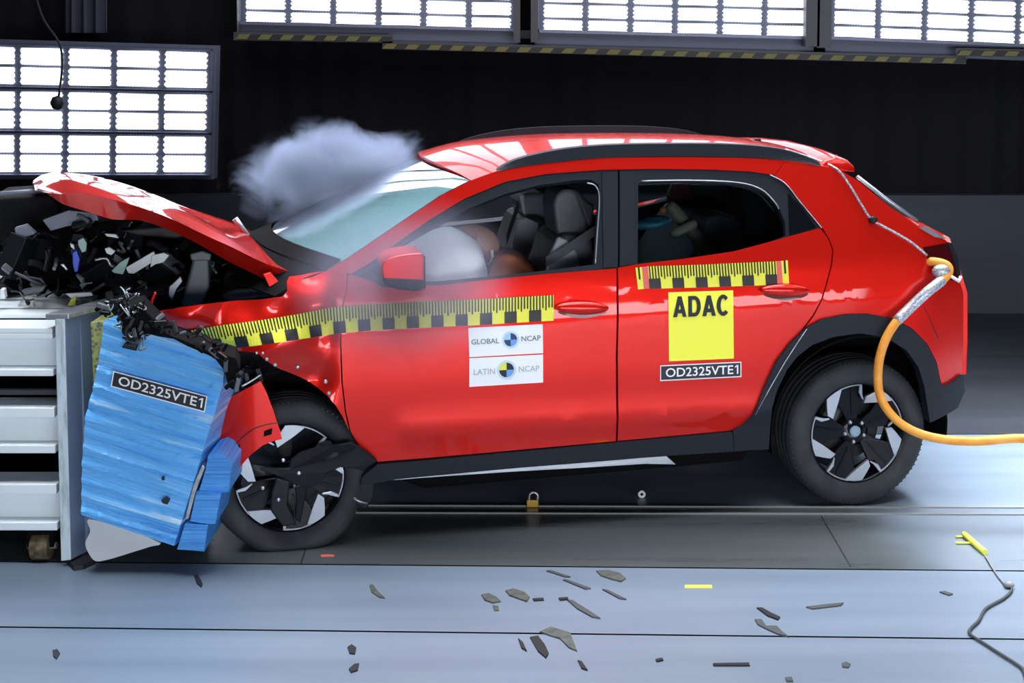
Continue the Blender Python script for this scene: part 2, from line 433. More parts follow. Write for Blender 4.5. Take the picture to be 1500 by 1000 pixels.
# flat marks laid on a surface: uv in a pixel quad (bl, br, tr, tl) -> surface
def quadmap(q, off=0.004, surf=bpt):
    q = [Vector(p) for p in q]
    def f(u, v, o=0.0):
        p = q[0] * (1 - u) * (1 - v) + q[1] * u * (1 - v) + q[2] * u * v + q[3] * (1 - u) * v
        return surf(p.x, p.y, off + o)
    return f
def text_poly(txt, bold=0.0):
    c = bpy.data.curves.new('txt', 'FONT'); c.body = txt; c.size = 1; c.offset = bold; c.resolution_u = 3
    o = bpy.data.objects.new('txt', c); COL.objects.link(o)
    bpy.context.view_layer.update()
    me = bpy.data.meshes.new_from_object(o.evaluated_get(bpy.context.evaluated_depsgraph_get()))
    V = [v.co.copy() for v in me.vertices]; Fc = [tuple(p.vertices) for p in me.polygons]
    bpy.data.objects.remove(o); bpy.data.curves.remove(c); bpy.data.meshes.remove(me)
    x0 = min(v.x for v in V); x1 = max(v.x for v in V); y0 = min(v.y for v in V); y1 = max(v.y for v in V)
    return [((v.x - x0) / (x1 - x0), (v.y - y0) / (y1 - y0)) for v in V], Fc
def add_text(bm, f, txt, rect, o, mi, bold=0.0):
    V, Fc = text_poly(txt, bold); u0, v0, u1, v1 = rect
    vs = [bm.verts.new(f(u0 + (u1 - u0) * a, v0 + (v1 - v0) * b, o)) for a, b in V]
    for fc in Fc:
        try: bm.faces.new([vs[i] for i in fc]).material_index = mi
        except ValueError: pass
def add_patch(bm, f, u0, v0, u1, v1, o, mi, nu=1, nv=1):
    G = [[bm.verts.new(f(u0 + (u1 - u0) * i / nu, v0 + (v1 - v0) * j / nv, o)) for i in range(nu + 1)] for j in range(nv + 1)]
    for j in range(nv):
        for i in range(nu):
            bm.faces.new((G[j][i], G[j][i + 1], G[j + 1][i + 1], G[j + 1][i])).material_index = mi
def add_sector(bm, f, cu, cv, ru, rv, a0, a1, o, mi, n=8):
    c = bm.verts.new(f(cu, cv, o)); prev = None
    for k in range(n + 1):
        a = math.radians(a0 + (a1 - a0) * k / n)
        v = bm.verts.new(f(cu + ru * math.cos(a), cv + rv * math.sin(a), o))
        if prev: bm.faces.new((c, prev, v)).material_index = mi
        prev = v
def face_out(o, d):
    bm = bmesh.new(); bm.from_mesh(o.data); bm.normal_update()
    fl = [f for f in bm.faces if f.normal.dot(d) < 0]
    bmesh.ops.reverse_faces(bm, faces=fl); bm.to_mesh(o.data); bm.free()

# ------------------------------------------------------------------ the setting
ROOM_YAW = math.radians(1.4)      # the floor's seams run slightly towards the camera on the right
def seam(py_left, py_right):
    return floor_pt(0, py_left), floor_pt(1500, py_right)
def extend(a, b, x0=-9, x1=9):
    d = (b - a) / (b.x - a.x)
    return a + d * (x0 - a.x), a + d * (x1 - a.x)
seams = [(1250, 1290), (918, 936), (822, 836), (738, 744), (634, 636)]
edges = [extend(*seam(*s)) for s in seams]
near = (Vector((-9, -3, 0)), Vector((9, -3.4, 0)))
far = (Vector((-9, 14, 0)), Vector((9, 14, 0)))
EDG = [near] + edges + [far]

bm = bmesh.new()
GAP = 0.006
for i in range(len(EDG) - 1):
    (a, b), (c, d) = EDG[i], EDG[i + 1]
    zz = 0.0
    g = Vector((0, GAP, 0))
    vs = [a + g, b + g, d - g, c - g]
    top = [bm.verts.new((p.x, p.y, zz)) for p in vs]; bot = [bm.verts.new((p.x, p.y, -0.05)) for p in vs]
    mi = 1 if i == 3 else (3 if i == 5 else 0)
    bm.faces.new(top).material_index = mi
    for k in range(4): bm.faces.new((top[k], bot[k], bot[(k + 1) % 4], top[(k + 1) % 4])).material_index = 2
add_box(bm, (-9, -3.4, -0.12), (9, 14, -0.06), 2)
fl = link('floor', bm, [floor_light, floor_dark, blackm, floor_far_shaded]); tag(fl, kind='structure'); bmesh_fix(fl)
WY = 10.4
# curtain wall with folds, above a grey base band
bm = bmesh.new()
nx = 420; rows_z = (0.95, 5.6)
G = []
for z in rows_z:
    r = []
    for i in range(nx + 1):
        x = -8.6 + 17.2 * i / nx
        d = 0.03 * math.sin(x * 5 + 2 * math.sin(x * 1.3)) + 0.012 * math.sin(x * 23 + 1.7 * math.sin(x * 3)) + 0.02 * noise.noise(Vector((x * 5, z, 0)))
        r.append(bm.verts.new((x, WY + d, z)))
    G.append(r)
for i in range(nx): bm.faces.new((G[0][i], G[0][i + 1], G[1][i + 1], G[1][i]))
wb = link('wall_back', bm, curtain, smooth=True); tag(wb, kind='structure')
band = box('trim_back', (-8.6, WY - 0.14, 0.0), (8.6, WY + 0.1, 0.95), bandm); tag(band, kind='structure')
wl = box('wall_left', (-8.7, -3.4, 0), (-8.6, 14, 5.6), curtain); tag(wl, kind='structure')
wr = box('wall_right', (8.6, -3.4, 0), (8.7, 14, 5.6), curtain); tag(wr, kind='structure')
wf = box('wall_front', (-8.6, -3.6, 0), (8.6, -3.5, 5.6), curtain); tag(wf, kind='structure')
ce = box('ceiling', (-8.7, -3.6, 5.6), (8.7, 14, 5.7), curtain); tag(ce, kind='structure')

# ------------------------------------------------------------------ light banks
def area(name, loc, target, sx, sy, power, parent=None, spread=150):
    l = bpy.data.lights.new(name, 'AREA'); l.shape = 'RECTANGLE'; l.size = sx; l.size_y = sy; l.energy = power
    l.color = (0.90, 0.94, 1.0); l.spread = math.radians(spread)
    o = bpy.data.objects.new(name, l); COL.objects.link(o); o.location = loc
    o.rotation_euler = (Vector(target) - Vector(loc)).to_track_quat('-Z', 'Y').to_euler()
    if parent:
        o.parent = parent
    return o
def bank(label, corners, Y, nx, ny, gap_rows=2, tilt=0.0, power=POWER_WALL):
    """corners: pixel quad tl,tr,br,bl of the lit field on the depth plane Y"""
    q = [wpt(x, y, Y) for x, y in corners]
    c = sum(q, Vector()) / 4
    root = empty('light_bank', (c.x, c.y, min(p.z for p in q)))
    o0 = root.location.copy()
    def f(u, v, d=0.0):   # v from top
        p = q[0] * (1 - u) * (1 - v) + q[1] * u * (1 - v) + q[2] * u * v + q[3] * (1 - u) * v
        return p + Vector((0, d, 0)) - o0
    def slab(bm, u0, v0, u1, v1, d0, d1, mi=0):
        vs = [bm.verts.new(f(u, v, d)) for d in (d0, d1) for (u, v) in ((u0, v0), (u1, v0), (u1, v1), (u0, v1))]
        for fc in ((0, 1, 2, 3), (7, 6, 5, 4), (0, 4, 5, 1), (1, 5, 6, 2), (2, 6, 7, 3), (3, 7, 4, 0)):
            bm.faces.new([vs[i] for i in fc]).material_index = mi
    bm = bmesh.new(); slab(bm, -0.02, -0.03, 1.02, 1.03, 0.06, 0.18)
    hs = link('housing', bm, frame_m, root); bmesh_fix(hs)
    npair = ny // gap_rows
    gx = 0.016; gp = 0.035 if ny == 6 else 0.004; gr = 0.022 if ny == 6 else 0.007
    for pr in range(npair):       # a rim round every pair of rows
        v0 = pr / npair; v1 = (pr + 1) / npair
        bm = bmesh.new()
        e = 0.006
        slab(bm, -0.012, v0 + 0.004, 1.012, v0 + 0.004 + e * 1.5, 0.0, 0.06)
        slab(bm, -0.012, v1 - 0.012, 1.012, v1 - 0.004, 0.0, 0.06)
        slab(bm, 1.006, v0 + 0.004, 1.012, v1 - 0.004, 0.0, 0.06)
        slab(bm, -0.012, v0 + 0.004, -0.006, v1 - 0.004, 0.0, 0.06)
        o = link('rim', bm, lampedge, root); bmesh_fix(o)
        for j in range(gap_rows):
            if ny > 6 and j < ny - 4: continue
            for i in range(nx):
                h = (v1 - v0 - gp) / gap_rows
                a = v0 + gp / 2 + j * h + gr / 2; b = a + h - gr
                bm = bmesh.new()
                u0, u1 = i / nx + gx, (i + 1) / nx - gx
                # scalloped ends: three tube bulges at each side
                pl = []
                for k in range(13):
                    t = k / 12; pl.append((u1 + 0.006 * abs(math.sin(3 * math.pi * t)) / 1, a + (b - a) * t))
                for k in range(13):
                    t = 1 - k / 12; pl.append((u0 - 0.006 * abs(math.sin(3 * math.pi * t)), a + (b - a) * t))
                fr = [bm.verts.new(f(u, v, 0.045)) for u, v in pl]; bk = [bm.verts.new(f(u, v, 0.07)) for u, v in pl]
                bm.faces.new(fr); m_ = len(pl)
                for k in range(m_): bm.faces.new((fr[k], bk[k], bk[(k + 1) % m_], fr[(k + 1) % m_]))
                o = link('lamp', bm, lampm, root); bmesh_fix(o)
    if ny > 6:      # the rows above the picture's edge, one mesh
        bm = bmesh.new(); h = (1 - gp) / ny
        for j in range(ny - 4):
            for i in range(nx): slab(bm, i / nx + gx, j * h + gr, (i + 1) / nx - gx, (j + 1) * h, 0.045, 0.07)
        o = link('lamp_rows', bm, lampm, root); bmesh_fix(o); o['kind'] = 'stuff'
    if power:
        w = (q[1] - q[0]).length; h = (q[0] - q[3]).length
        ce_ = f(0.5, 0.5, -0.06)
        a = area('lamp_light', ce_, ce_ + Vector((0, -1, -0.35)), w, h, power, root)
    tag(root, label, 'light', 'banks of lamps along the rear wall')
    return root
bank('large lit lamp bank at left, behind the crumpled red bonnet', [(-120, 60), (306, 72), (302, 258), (-120, 258)], 9.3, 6, 6)
bank('lit lamp bank at top, leftmost of the three above the striped tape', [(352, -560), (768, -548), (752, 48), (354, 38)], 10.0, 6, 26, 26)
bank('lit lamp bank at top centre right, between the other two above the striped tape', [(800, -548), (1204, -542), (1187, 60), (792, 50)], 10.0, 6, 26, 26)
bank('lit lamp bank at top right, running out of the picture corner', [(1234, -542), (1656, -532), (1630, 76), (1220, 60)], 10.0, 6, 26, 26)
# grey steel frame round the upper banks
rk = principled('rack_grey', (0.05, 0.052, 0.06), 0.5)
rack = empty('lamp_rack', wpt(770, 70, 9.95)); tag(rack, 'dark grey upright bars standing between the upper lamp banks', 'frame')
for (x0, y1) in ((752, 62), (778, 62), (1188, 68), (1205, 70), (340, 48)):
    a = wpt(x0, -575, 9.95) - rack.location; b = wpt(x0 + 10, y1, 9.95) - rack.location
    box('upright', (a.x, -0.05, b.z), (b.x, 0.05, a.z), rk, rack)
bx = wpt(340, 50, 10.06) - rack.location; cx_ = wpt(1540, 50, 10.06) - rack.location
box('crossbar', (bx.x, 0.27, wpt(340, 56, 10.06).z - rack.location.z), (cx_.x, 0.33, wpt(340, 44, 10.06).z - rack.location.z), rk, rack)
for (xa, ya, xb, yb) in ((342, 47, 575, 51), (560, 60, 1415, 82), (1400, 70, 1545, 73)):
    n_ = 8; bm = bmesh.new(); V = []
    for k in range(n_ + 1):
        t = k / n_; x = xa + (xb - xa) * t; y = ya + (yb - ya) * t
        V.append([bm.verts.new(wpt(x, yy, Y_) - rack.location) for (yy, Y_) in ((y, 9.93), (y + 12, 9.93), (y + 12, 9.99), (y, 9.99))])
    for a, b in zip(V, V[1:]):
        for i in range(4): bm.faces.new((a[i], a[(i + 1) % 4], b[(i + 1) % 4], b[i]))
    bm.faces.new(V[0]); bm.faces.new(V[-1]); bmesh.ops.recalc_face_normals(bm, faces=bm.faces[:])
    link('ledge', bm, rk, rack)
# yellow and black tape strips along the lower edge of the upper banks
def hazard(pts, label):
    bm = bmesh.new()
    (x0, y0), (x1, y1) = pts; n = max(2, int((x1 - x0) / 32) * 2)
    hgt = 7
    for k in range(n):
        u0 = k / n; u1 = (k + 1) / n
        xa = x0 + (x1 - x0) * u0; xb = x0 + (x1 - x0) * u1; ya = y0 + (y1 - y0) * u0; yb = y0 + (y1 - y0) * u1
        sk = 6
        c = [(xa, ya + hgt), (xb, yb + hgt), (xb + sk, yb), (xa + sk, ya)]
        vs = [bm.verts.new(wpt(x, y, 9.9)) for x, y in c] + [bm.verts.new(wpt(x, y, 9.92)) for x, y in c]
        for fc in ((0, 1, 2, 3), (7, 6, 5, 4), (0, 4, 5, 1), (1, 5, 6, 2), (2, 6, 7, 3), (3, 7, 4, 0)):
            bm.faces.new([vs[i] for i in fc]).material_index = k % 2
    o = link('striped_tape', bm, [hazard_y, tape_black]); bmesh_fix(o)
    tag(o, label, 'tape')
hazard([(345, 50), (570, 54)], 'yellow and black striped tape below the left upper lamp bank')
hazard([(560, 64), (1412, 86)], 'long yellow and black striped tape running under the middle lamp banks')
hazard([(1402, 74), (1540, 76)], 'short yellow and black striped tape under the right upper lamp bank')
# overhead banks: real fixtures over the car and over the camera side, seen mirrored in the windscreen and the floor
def ceiling_bank(label, x0, x1, y0, y1, z, nx, ny, power, target, spread_):
    root = empty('light_bank', ((x0 + x1) / 2, (y0 + y1) / 2, z)); o0 = root.location
    b_ = box('housing', Vector((x0, y0, z + 0.05)) - o0, Vector((x1, y1, z + 0.2)) - o0, frame_m, root)
    dx = (x1 - x0) / nx; dy = (y1 - y0) / ny
    for i in range(nx):
        for j in range(ny):
            box('lamp', Vector((x0 + dx * (i + .06), y0 + dy * (j + .12), z)) - o0, Vector((x0 + dx * (i + .94), y0 + dy * (j + .88), z + 0.05)) - o0, topm, root)
    area('lamp_light', (0, 0, -0.06), Vector(target) - o0, (x1 - x0), (y1 - y0), power, root, spread_)
    tag(root, label, 'light', 'banks of lamps under the ceiling')
ceiling_bank('lamp bank under the ceiling over the car, mirrored in its windscreen', -3.0, 2.6, 5.9, 8.1, 4.6, 12, 5, POWER_TOP, (-0.2, 6.6, 0), 75)
ceiling_bank('narrow lamp bank under the ceiling over the right end of the track', 3.3, 5.3, 5.8, 7.2, 4.5, 6, 3, POWER_POOL, (3.6, 5.9, 0), 50)
ceiling_bank('lamp bank under the ceiling over the floor in front of the car', -2.6, 4.6, 3.8, 5.0, 4.6, 10, 3, POWER_FRONT, (1.0, 4.6, 0), 50)
def standing_bank(label, x0, x1, y, z0, z1, nx, nz, power):
    root = empty('light_bank', ((x0 + x1) / 2, y, 0)); o0 = root.location
    box('housing', Vector((x0 - .05, y - 0.2, z0 - .05)) - o0, Vector((x1 + .05, y - 0.05, z1 + .05)) - o0, frame_m, root)
    dx = (x1 - x0) / nx; dz = (z1 - z0) / nz
    for i in range(nx):
        for k in range(nz):
            box('lamp', Vector((x0 + dx * (i + .06), y - .05, z0 + dz * (k + .1))) - o0, Vector((x0 + dx * (i + .94), y, z0 + dz * (k + .9))) - o0, topm, root)
    for x in (x0 + .3, (x0 + x1) / 2, x1 - .3): box('leg', Vector((x - .03, y - .15, 0)) - o0, Vector((x + .03, y - .1, z0)) - o0, frame_m, root)
    area('lamp_light', Vector((0, 0.03, (z0 + z1) / 2)), Vector((0, 1, (z0 + z1) / 2)), x1 - x0, z1 - z0, power, root, 120)
    tag(root, label, 'light', 'banks of lamps standing on the camera side')
standing_bank('low lamp bank standing on the floor behind the camera', -1.6, 7.4, -1.8, 0.35, 1.5, 8, 4, POWER_LOW)

# ------------------------------------------------------------------ the car
car = empty('car', A0, YAW)
tag(car, 'red small SUV with crushed front, measuring tape and stickers on its side', 'car')
# --- outlines (pixels)
BELT_F = [(516, 403), (560, 417), (640, 418), (720, 409), (800, 401), (903, 393)]
BELT_R = [(905, 392), (932, 387), (1000, 379), (1075, 368), (1120, 356), (1160, 345), (1200, 334)]
front_edge = [(553, 676), (527, 654), (514, 632), (507, 602), (502, 560), (500, 500), (501, 455), (508, 425), (510, 402)]
door_f = front_edge + BELT_F + [(903, 420), (902, 520), (902, 646), (800, 655), (700, 664), (620, 671)]
panel('front_door', door_f, red, car, 0.0, 0.035, 0.045)
rear_seam = [(1204, 337), (1213, 350), (1219, 366), (1217, 387), (1210, 415), (1202, 440), (1190, 462), (1177, 479), (1150, 520), (1125, 566), (1100, 612), (1085, 624), (1074, 630)]
door_r = BELT_R + rear_seam + [(1000, 637), (905, 645.5), (905, 520), (906, 430)]
panel('rear_door', door_r, red, car, 0.0, 0.035, 0.045)
CANT_TOP = [(478, 397), (520, 371), (560, 344), (600, 317), (645, 287), (690, 264), (740, 247), (800, 238), (870, 232), (950, 230), (1030, 230), (1100, 231.5), (1160, 236), (1200, 243)]
CANT_BOT = [(1204, 333), (1190, 318), (1172, 296), (1155, 274), (1135, 257), (1100, 251), (1040, 248), (960, 247), (880, 248.5), (800, 254.5), (740, 266), (680, 291), (630, 321), (581, 356), (540, 386), (514, 401)]
quarter_rear = [(1225, 246), (1256, 264), (1300, 300), (1345, 331), (1386, 352), (1393, 372), (1400, 395), (1411, 430), (1411, 500), (1409, 548)]
arch_out = [(1380, 566), (1372, 530), (1358, 503), (1335, 480), (1305, 465), (1265, 459), (1225, 462), (1195, 472), (1179, 480)]
quarter = [(1200, 243), (1225, 246)] + quarter_rear[1:] + arch_out + [(1192, 463), (1204, 440), (1212, 415), (1219, 388), (1221, 366), (1215, 350), (1206, 335), (1190, 318), (1172, 296), (1155, 274), (1135, 257), (1150, 236)]
cant = CANT_TOP[:-2] + [(1150, 235), (1135, 256)] + CANT_BOT[5:]
for mir in (False, True):
    panel('roof_side_rail', cant, red, car, 0.0, 0.03, 0.05, mir)
    panel('rear_quarter_panel', quarter, red, car, 0.0, 0.03, 0.05, mir)
panel('front_door', door_f, red, car, 0.0, 0.035, 0.09, True)
panel('rear_door', door_r, red, car, 0.0, 0.035, 0.09, True)
# --- black window surround with two openings (built from strips so openings stay open)
def ring(outer, inner):
    return outer + inner
# front opening
OPF = [(528, 403), (560, 380), (600, 353), (640, 330), (690, 304), (740, 284), (790, 271), (840, 264), (866, 263), (877, 270), (879, 285), (872, 387), (800, 396), (720, 404.5), (640, 412), (575, 412)]
OUF = [(514, 402), (540, 386), (581, 356), (630, 321), (680, 291), (740, 266), (800, 254.5), (850, 250), (880, 248.5), (905, 248), (905, 248.2), (905, 392), (800, 402), (720, 410), (640, 419), (560, 418)]
OPR = [(935, 268), (960, 264), (1010, 264), (1060, 266), (1095, 270), (1115, 277), (1130, 288), (1141, 303), (1150, 325), (1151, 345), (1120, 357), (1075, 369), (1000, 380), (934, 386)]
OUR = [(907, 248), (960, 247), (1010, 247.5), (1060, 249), (1100, 251), (1125, 254), (1140, 260), (1155, 274), (1180, 306), (1203, 334), (1160, 346), (1075, 370), (1000, 381), (907, 393)]
def frame_panel(name, outer, inner, m, off, thick, mirror=False):
    bm = bmesh.new(); n = len(outer); K = 3
    rings = []
    for k in range(K + 1):
        r = []
        for i in range(n):
            t = k / K
            p = bpt(outer[i][0] * (1 - t) + inner[i][0] * t, outer[i][1] * (1 - t) + inner[i][1] * t, off)
            if mirror: p.y = WC - p.y
            r.append(bm.verts.new(p))
        rings.append(r)
    for a, b in zip(rings, rings[1:]):
        for i in range(n):
            j = (i + 1) % n
            bm.faces.new((a[i], a[j], b[j], b[i]))
    bm.normal_update()
    want = 1 if mirror else -1
    fl_ = [f for f in bm.faces if f.normal.y * want < 0]
    bmesh.ops.reverse_faces(bm, faces=fl_)
    o = link(name, bm, m, car, smooth=True); solidify(o, thick, -1); return o
for mir in (False, True):
    frame_panel('window_frame', [tuple(p) for p in OUF], OPF, trimm, -0.006, 0.05, mir)
    o2 = [OUR[0], (960, 247), (1010, 247.5), (1060, 249), (1100, 251), (1125, 254), (1142, 262), (1158, 278), (1180, 306), (1203, 334), (1160, 346), (1075, 370), (1000, 381), (907, 393)]
    frame_panel('window_frame', o2, [OPR[0], OPR[1], OPR[2], OPR[3], OPR[4], OPR[5], OPR[6], OPR[7], OPR[8], OPR[9], OPR[10], OPR[11], OPR[12], OPR[13]], trimm, -0.006, 0.05, mir)
# quarter glass, rear door pane
panel('quarter_glass', [(1155, 283), (1175, 305), (1196, 333), (1157, 344)], gloss_black, car, 0.001, 0.004, 0.1, inner=False)
for mir in (False, True):
    panel('rear_door_glass', OPR, side_glass, car, -0.03, 0.003, 0.12, mir, inner=False)
# B pillar facing and thin bright seal lines
panel('pillar_cover', [(882, 252), (905, 251), (905, 390), (884, 392)], trimm, car, 0.003, 0.01, 0.1, inner=False)
panel('pillar_cover', [(908, 251), (928, 251), (931, 386), (908, 390)], trimm, car, 0.003, 0.01, 0.1, inner=False)
tube('window_seal', [bpt(x, y, 0.0) for x, y in crv([(872, 386), (875, 340), (878, 290), (872, 272), (860, 268)], 4)], 0.0035, silver, car, 6)
tube('window_seal', [bpt(x, y, 0.0) for x, y in crv([(940, 265), (1010, 264), (1080, 267), (1115, 277), (1135, 296), (1141, 306)], 4)], 0.003, alu, car, 6)
tube('window_seal', [bpt(x, y, 0.004) for x, y in crv([(1128, 256), (1150, 268), (1170, 293), (1190, 317), (1204, 334)], 4)], 0.003, alu, car, 6)
# --- roof
rp = [bpt(x, y, 0.0) for x, y in crv([(690, 264), (740, 247), (800, 238), (870, 232), (950, 230), (1030, 230), (1100, 231.5), (1160, 236), (1215, 245)], 5)]
def across(near_pts, bow_fn, crown, n=14, flip=False):
    rows = []
    for i, p in enumerate(near_pts):
        t = i / (len(near_pts) - 1); row = []
        for k in range(n + 1):
            u = k / n; b = 4 * u * (1 - u)
            yy = p.y * (1 - u) + (WC - p.y) * u
            row.append(Vector((p.x + bow_fn(t) * b, yy, p.z + crown * (b ** 0.8))))
        rows.append(row)
    return rows
roof = loft('roof', across(rp, lambda t: -0.13 * (1 - t) ** 2 + 0.06 * t, 0.055), [red, interior], car, 0.03, flip=True, mo=1)
# windscreen
wp = [bpt(x, y, 0.0) for x, y in [(480, 396), (520, 370), (560, 343), (600, 316), (645, 286), (688, 264)]]
wrows = across(wp, lambda t: -0.30 + 0.17 * t, 0.03)
for i, r in enumerate(wrows):
    for p in r: pass
loft('windscreen', wrows, wind_glass, car, 0.0, flip=True)
# cowl: dark strip at the foot of the windscreen
cb = wrows[0]
cow = [[p + Vector((-0.00, 0, 0.0)) for p in cb], [p + Vector((-0.10, 0, -0.03)) for p in cb], [p + Vector((-0.22, 0, -0.10)) for p in cb]]
loft('cowl', cow, blackm, car, 0.01)
band_rows = [[p + Vector((-0.004, 0, 0.006)) for p in wrows[0]], [a.lerp(b, 0.55) + Vector((-0.004, 0, 0.006)) for a, b in zip(wrows[0], wrows[1])]]
loft('windscreen_border', band_rows, blackm, car, 0.0)
# tailgate + rear window: loft across between the quarter's rear edges
tg = [bpt(x, y, 0.0) for x, y in [(1256, 264), (1300, 300), (1345, 331), (1386, 352)]]
loft('rear_window', across(tg[:3], lambda t: 0.05, 0.03), dark_glass, car, 0.0)
tg2 = [bpt(x, y, 0.0) for x, y in [(1345, 331), (1386, 352), (1393, 372), (1400, 395), (1411, 430), (1411, 500), (1409, 548)]]
loft('tailgate', across(tg2, lambda t: 0.07, 0.0), [red, interior], car, 0.02, mo=1)
# bright edge lines of the tailgate glass
tube('tailgate_trim', [bpt(x, y, 0.0) + Vector((0.012, 0.03, 0.012)) for x, y in [(1256, 263), (1300, 297), (1345, 329)]], 0.009, silver, car, 8)
panel('tailgate_corner', [(1346, 333), (1356, 331), (1388, 350), (1370, 347)], silver, car, 0.004, 0.01, 0.1, inner=False)
# spoiler
sp = [bpt(x, y, 0.0) for x, y in [(1205, 243), (1213, 235), (1228, 231), (1244, 235), (1255, 245), (1256, 253), (1240, 252), (1222, 248)]]
bm = bmesh.new()
secs = []
for u in [0, .1, .25, .5, .75, .9, 1]:
    b = 4 * u * (1 - u)
    secs.append([bm.verts.new((p.x + 0.05 * b, (p.y + 0.02) * (1 - u) + (WC - p.y - 0.02) * u, p.z + 0.03 * b)) for p in sp])
for a, b in zip(secs, secs[1:]):
    for i in range(len(sp)): bm.faces.new((a[i], a[(i + 1) % len(sp)], b[(i + 1) % len(sp)], b[i]))
bm.faces.new(secs[0]); bm.faces.new(list(reversed(secs[-1])))
bmesh.ops.recalc_face_normals(bm, faces=bm.faces[:])
bevel(link('roof_spoiler', bm, red, car, smooth=True), 0.008)
# roof rails
def rail(mirror):
    top = [(726, 249), (756, 233), (817, 219), (887, 212), (980, 210), (1073, 211), (1143, 218), (1190, 233), (1203, 243)]
    bot = [(728, 251), (770, 243), (830, 236), (887, 231), (980, 229), (1073, 230), (1120, 232), (1168, 237), (1200, 243.5)]
    T = crv(top, 4); B = crv(bot, 4)
    bm = bmesh.new(); prev = None
    for t_, b_ in zip(T, B):
        pb = bpt(b_.x, b_.y, 0.0); pt = cpt(t_.x, t_.y, pb.y + 0.02)
        pt.x = pb.x if False else pt.x
        q = [pb + Vector((0, -0.004, 0)), pt + Vector((0, -0.012, 0)), pt + Vector((0, 0.018, 0.004)), Vector((pb.x, pb.y + 0.05, pb.z + 0.005))]
        if mirror: q = [Vector((v.x, WC - v.y, v.z)) for v in q]
        vs = [bm.verts.new(v) for v in q]
        if prev:
            for i in range(4): bm.faces.new((prev[i], prev[(i + 1) % 4], vs[(i + 1) % 4], vs[i]))
        else: bm.faces.new(vs)
        prev = vs
    bm.faces.new(prev); bmesh.ops.recalc_face_normals(bm, faces=bm.faces[:])
    bevel(link('roof_rail', bm, trimm, car, smooth=False), 0.005)
rail(False); rail(True)
# antenna fin on the roof
ap = cpt(1105, 210, 0.80)
extr('antenna_fin', None, ap.y - 0.015, ap.y + 0.015, dark, car, 0.006, local=[ap + Vector((-0.09, 0, -0.02)), ap + Vector((0.0, 0, 0.025)), ap + Vector((0.03, 0, 0.025)), ap + Vector((0.05, 0, -0.03))])
# --- fender (crumpled)
fender = [(225, 461), (238, 456), (262, 450), (292, 446), (324, 443), (360, 439.5), (400, 437), (414, 435), (421, 425), (420, 412), (424, 405), (440, 403), (462, 398.5), (478, 397), (508, 400), (507, 425), (499, 455), (498, 500), (500, 560), (505, 602), (511, 630), (503, 612), (492, 594), (480, 580), (466, 568), (448, 556), (428, 547), (407, 539), (390, 528), (376, 516), (350, 514), (324, 511), (300, 508), (276, 500), (258, 490), (244, 478), (232, 468)]
panel('front_fender', fender, red, car, 0.0, 0.012, 0.03)
for (x, y) in [(437, 491), (446, 494)]: pass
fen = [o for o in car.children if o.name.startswith('front_fender')]
for (x, y, r) in [(376, 517, .006), (385, 517, .006), (391, 526, .008), (403, 534, .009), (436, 537, .010), (477, 559, .010), (482, 576, .010)]:
    p = bpt(x, y, 0.006); blob('bolt', p, (r, r * .6, r), alu, car, seg=10)
# --- arch trims and sill
arch_rear = arch_out[::-1]
arch_in = [(1128, 628), (1131, 597), (1140, 568), (1153, 541), (1168, 522), (1190, 505), (1222, 493), (1261, 488), (1300, 495), (1328, 513), (1345, 537), (1354, 565), (1358, 592), (1360, 618)]
arch_trim = [(1074, 631), (1088, 624), (1102, 611), (1118, 573), (1137, 531), (1158, 503), (1182, 480), (1205, 468), (1240, 461), (1272, 460), (1305, 466), (1335, 481), (1357, 503), (1371, 530), (1380, 567)] + [(1396, 560), (1410, 549), (1413, 572), (1402, 597), (1380, 610), (1362, 619)] + arch_in[::-1][1:] + [(1126, 658), (1100, 659), (1076, 661)]
panel('wheel_arch_trim', arch_trim, trimm, car, 0.018, 0.05, 0.05)
tube('trim_seam', [bpt(x, y, 0.020) for x, y in [(1182, 482), (1168, 502), (1150, 530), (1128, 568), (1106, 608)]], 0.002, alu, car, 6)
sill = [(553, 680), (620, 674.5), (700, 667.5), (800, 659), (902, 649), (1000, 640), (1073, 633), (1076, 661), (1000, 666), (946, 669), (850, 677), (760, 684), (653, 694), (580, 702), (528, 711), (531, 698)]
panel('side_sill', sill, trimm, car, 0.014, 0.05, 0.05)
under = [(560, 704), (653, 695), (760, 685), (850, 678), (946, 670), (976, 668), (990, 680), (946, 679), (850, 685), (760, 690), (653, 697)]
# added pale metal strip standing in for light reflected under the sill, set back
P_ = [cpt(x, y, 0.10) for x, y in under]
bm = bmesh.new(); a_ = [bm.verts.new(p) for p in P_]; f_ = bm.faces.new(a_)
r_ = bmesh.ops.extrude_face_region(bm, geom=[f_]); [setattr(v, 'co', v.co + Vector((0, 0.1, 0))) for v in r_['geom'] if isinstance(v, bmesh.types.BMVert)]
bmesh.ops.recalc_face_normals(bm, faces=bm.faces[:])
link('sill_light_strip', bm, alu, car)
# underbody and floor pan (dark), with skirt behind the sill
xs = lambda x, y, yy: cpt(x, y, yy).x
ub = extr('underbody', None, 0.16, 1.54, blackm, car, 0.02, local=[(-2.05, 0, 0.20), (-1.95, 0, 0.16), (-0.45, 0, 0.19), (-0.38, 0, 0.36), (-0.36, 0, 0.52), (-1.3, 0, 0.50), (-2.0, 0, 0.44), (-2.2, 0, 0.36)])
extr('rear_floor', None, 0.30, 1.40, blackm, car, 0.02, local=[(-0.45, 0, 0.5), (-0.4, 0, 0.62), (0.55, 0, 0.66), (0.60, 0, 0.34), (0.38, 0, 0.30), (0.36, 0, 0.55)])
extr('rear_axle', None, 0.25, 1.45, blackm, car, 0.02, local=[(-0.1, 0, 0.28), (0.1, 0, 0.28), (0.1, 0, 0.40), (-0.1, 0, 0.40)])
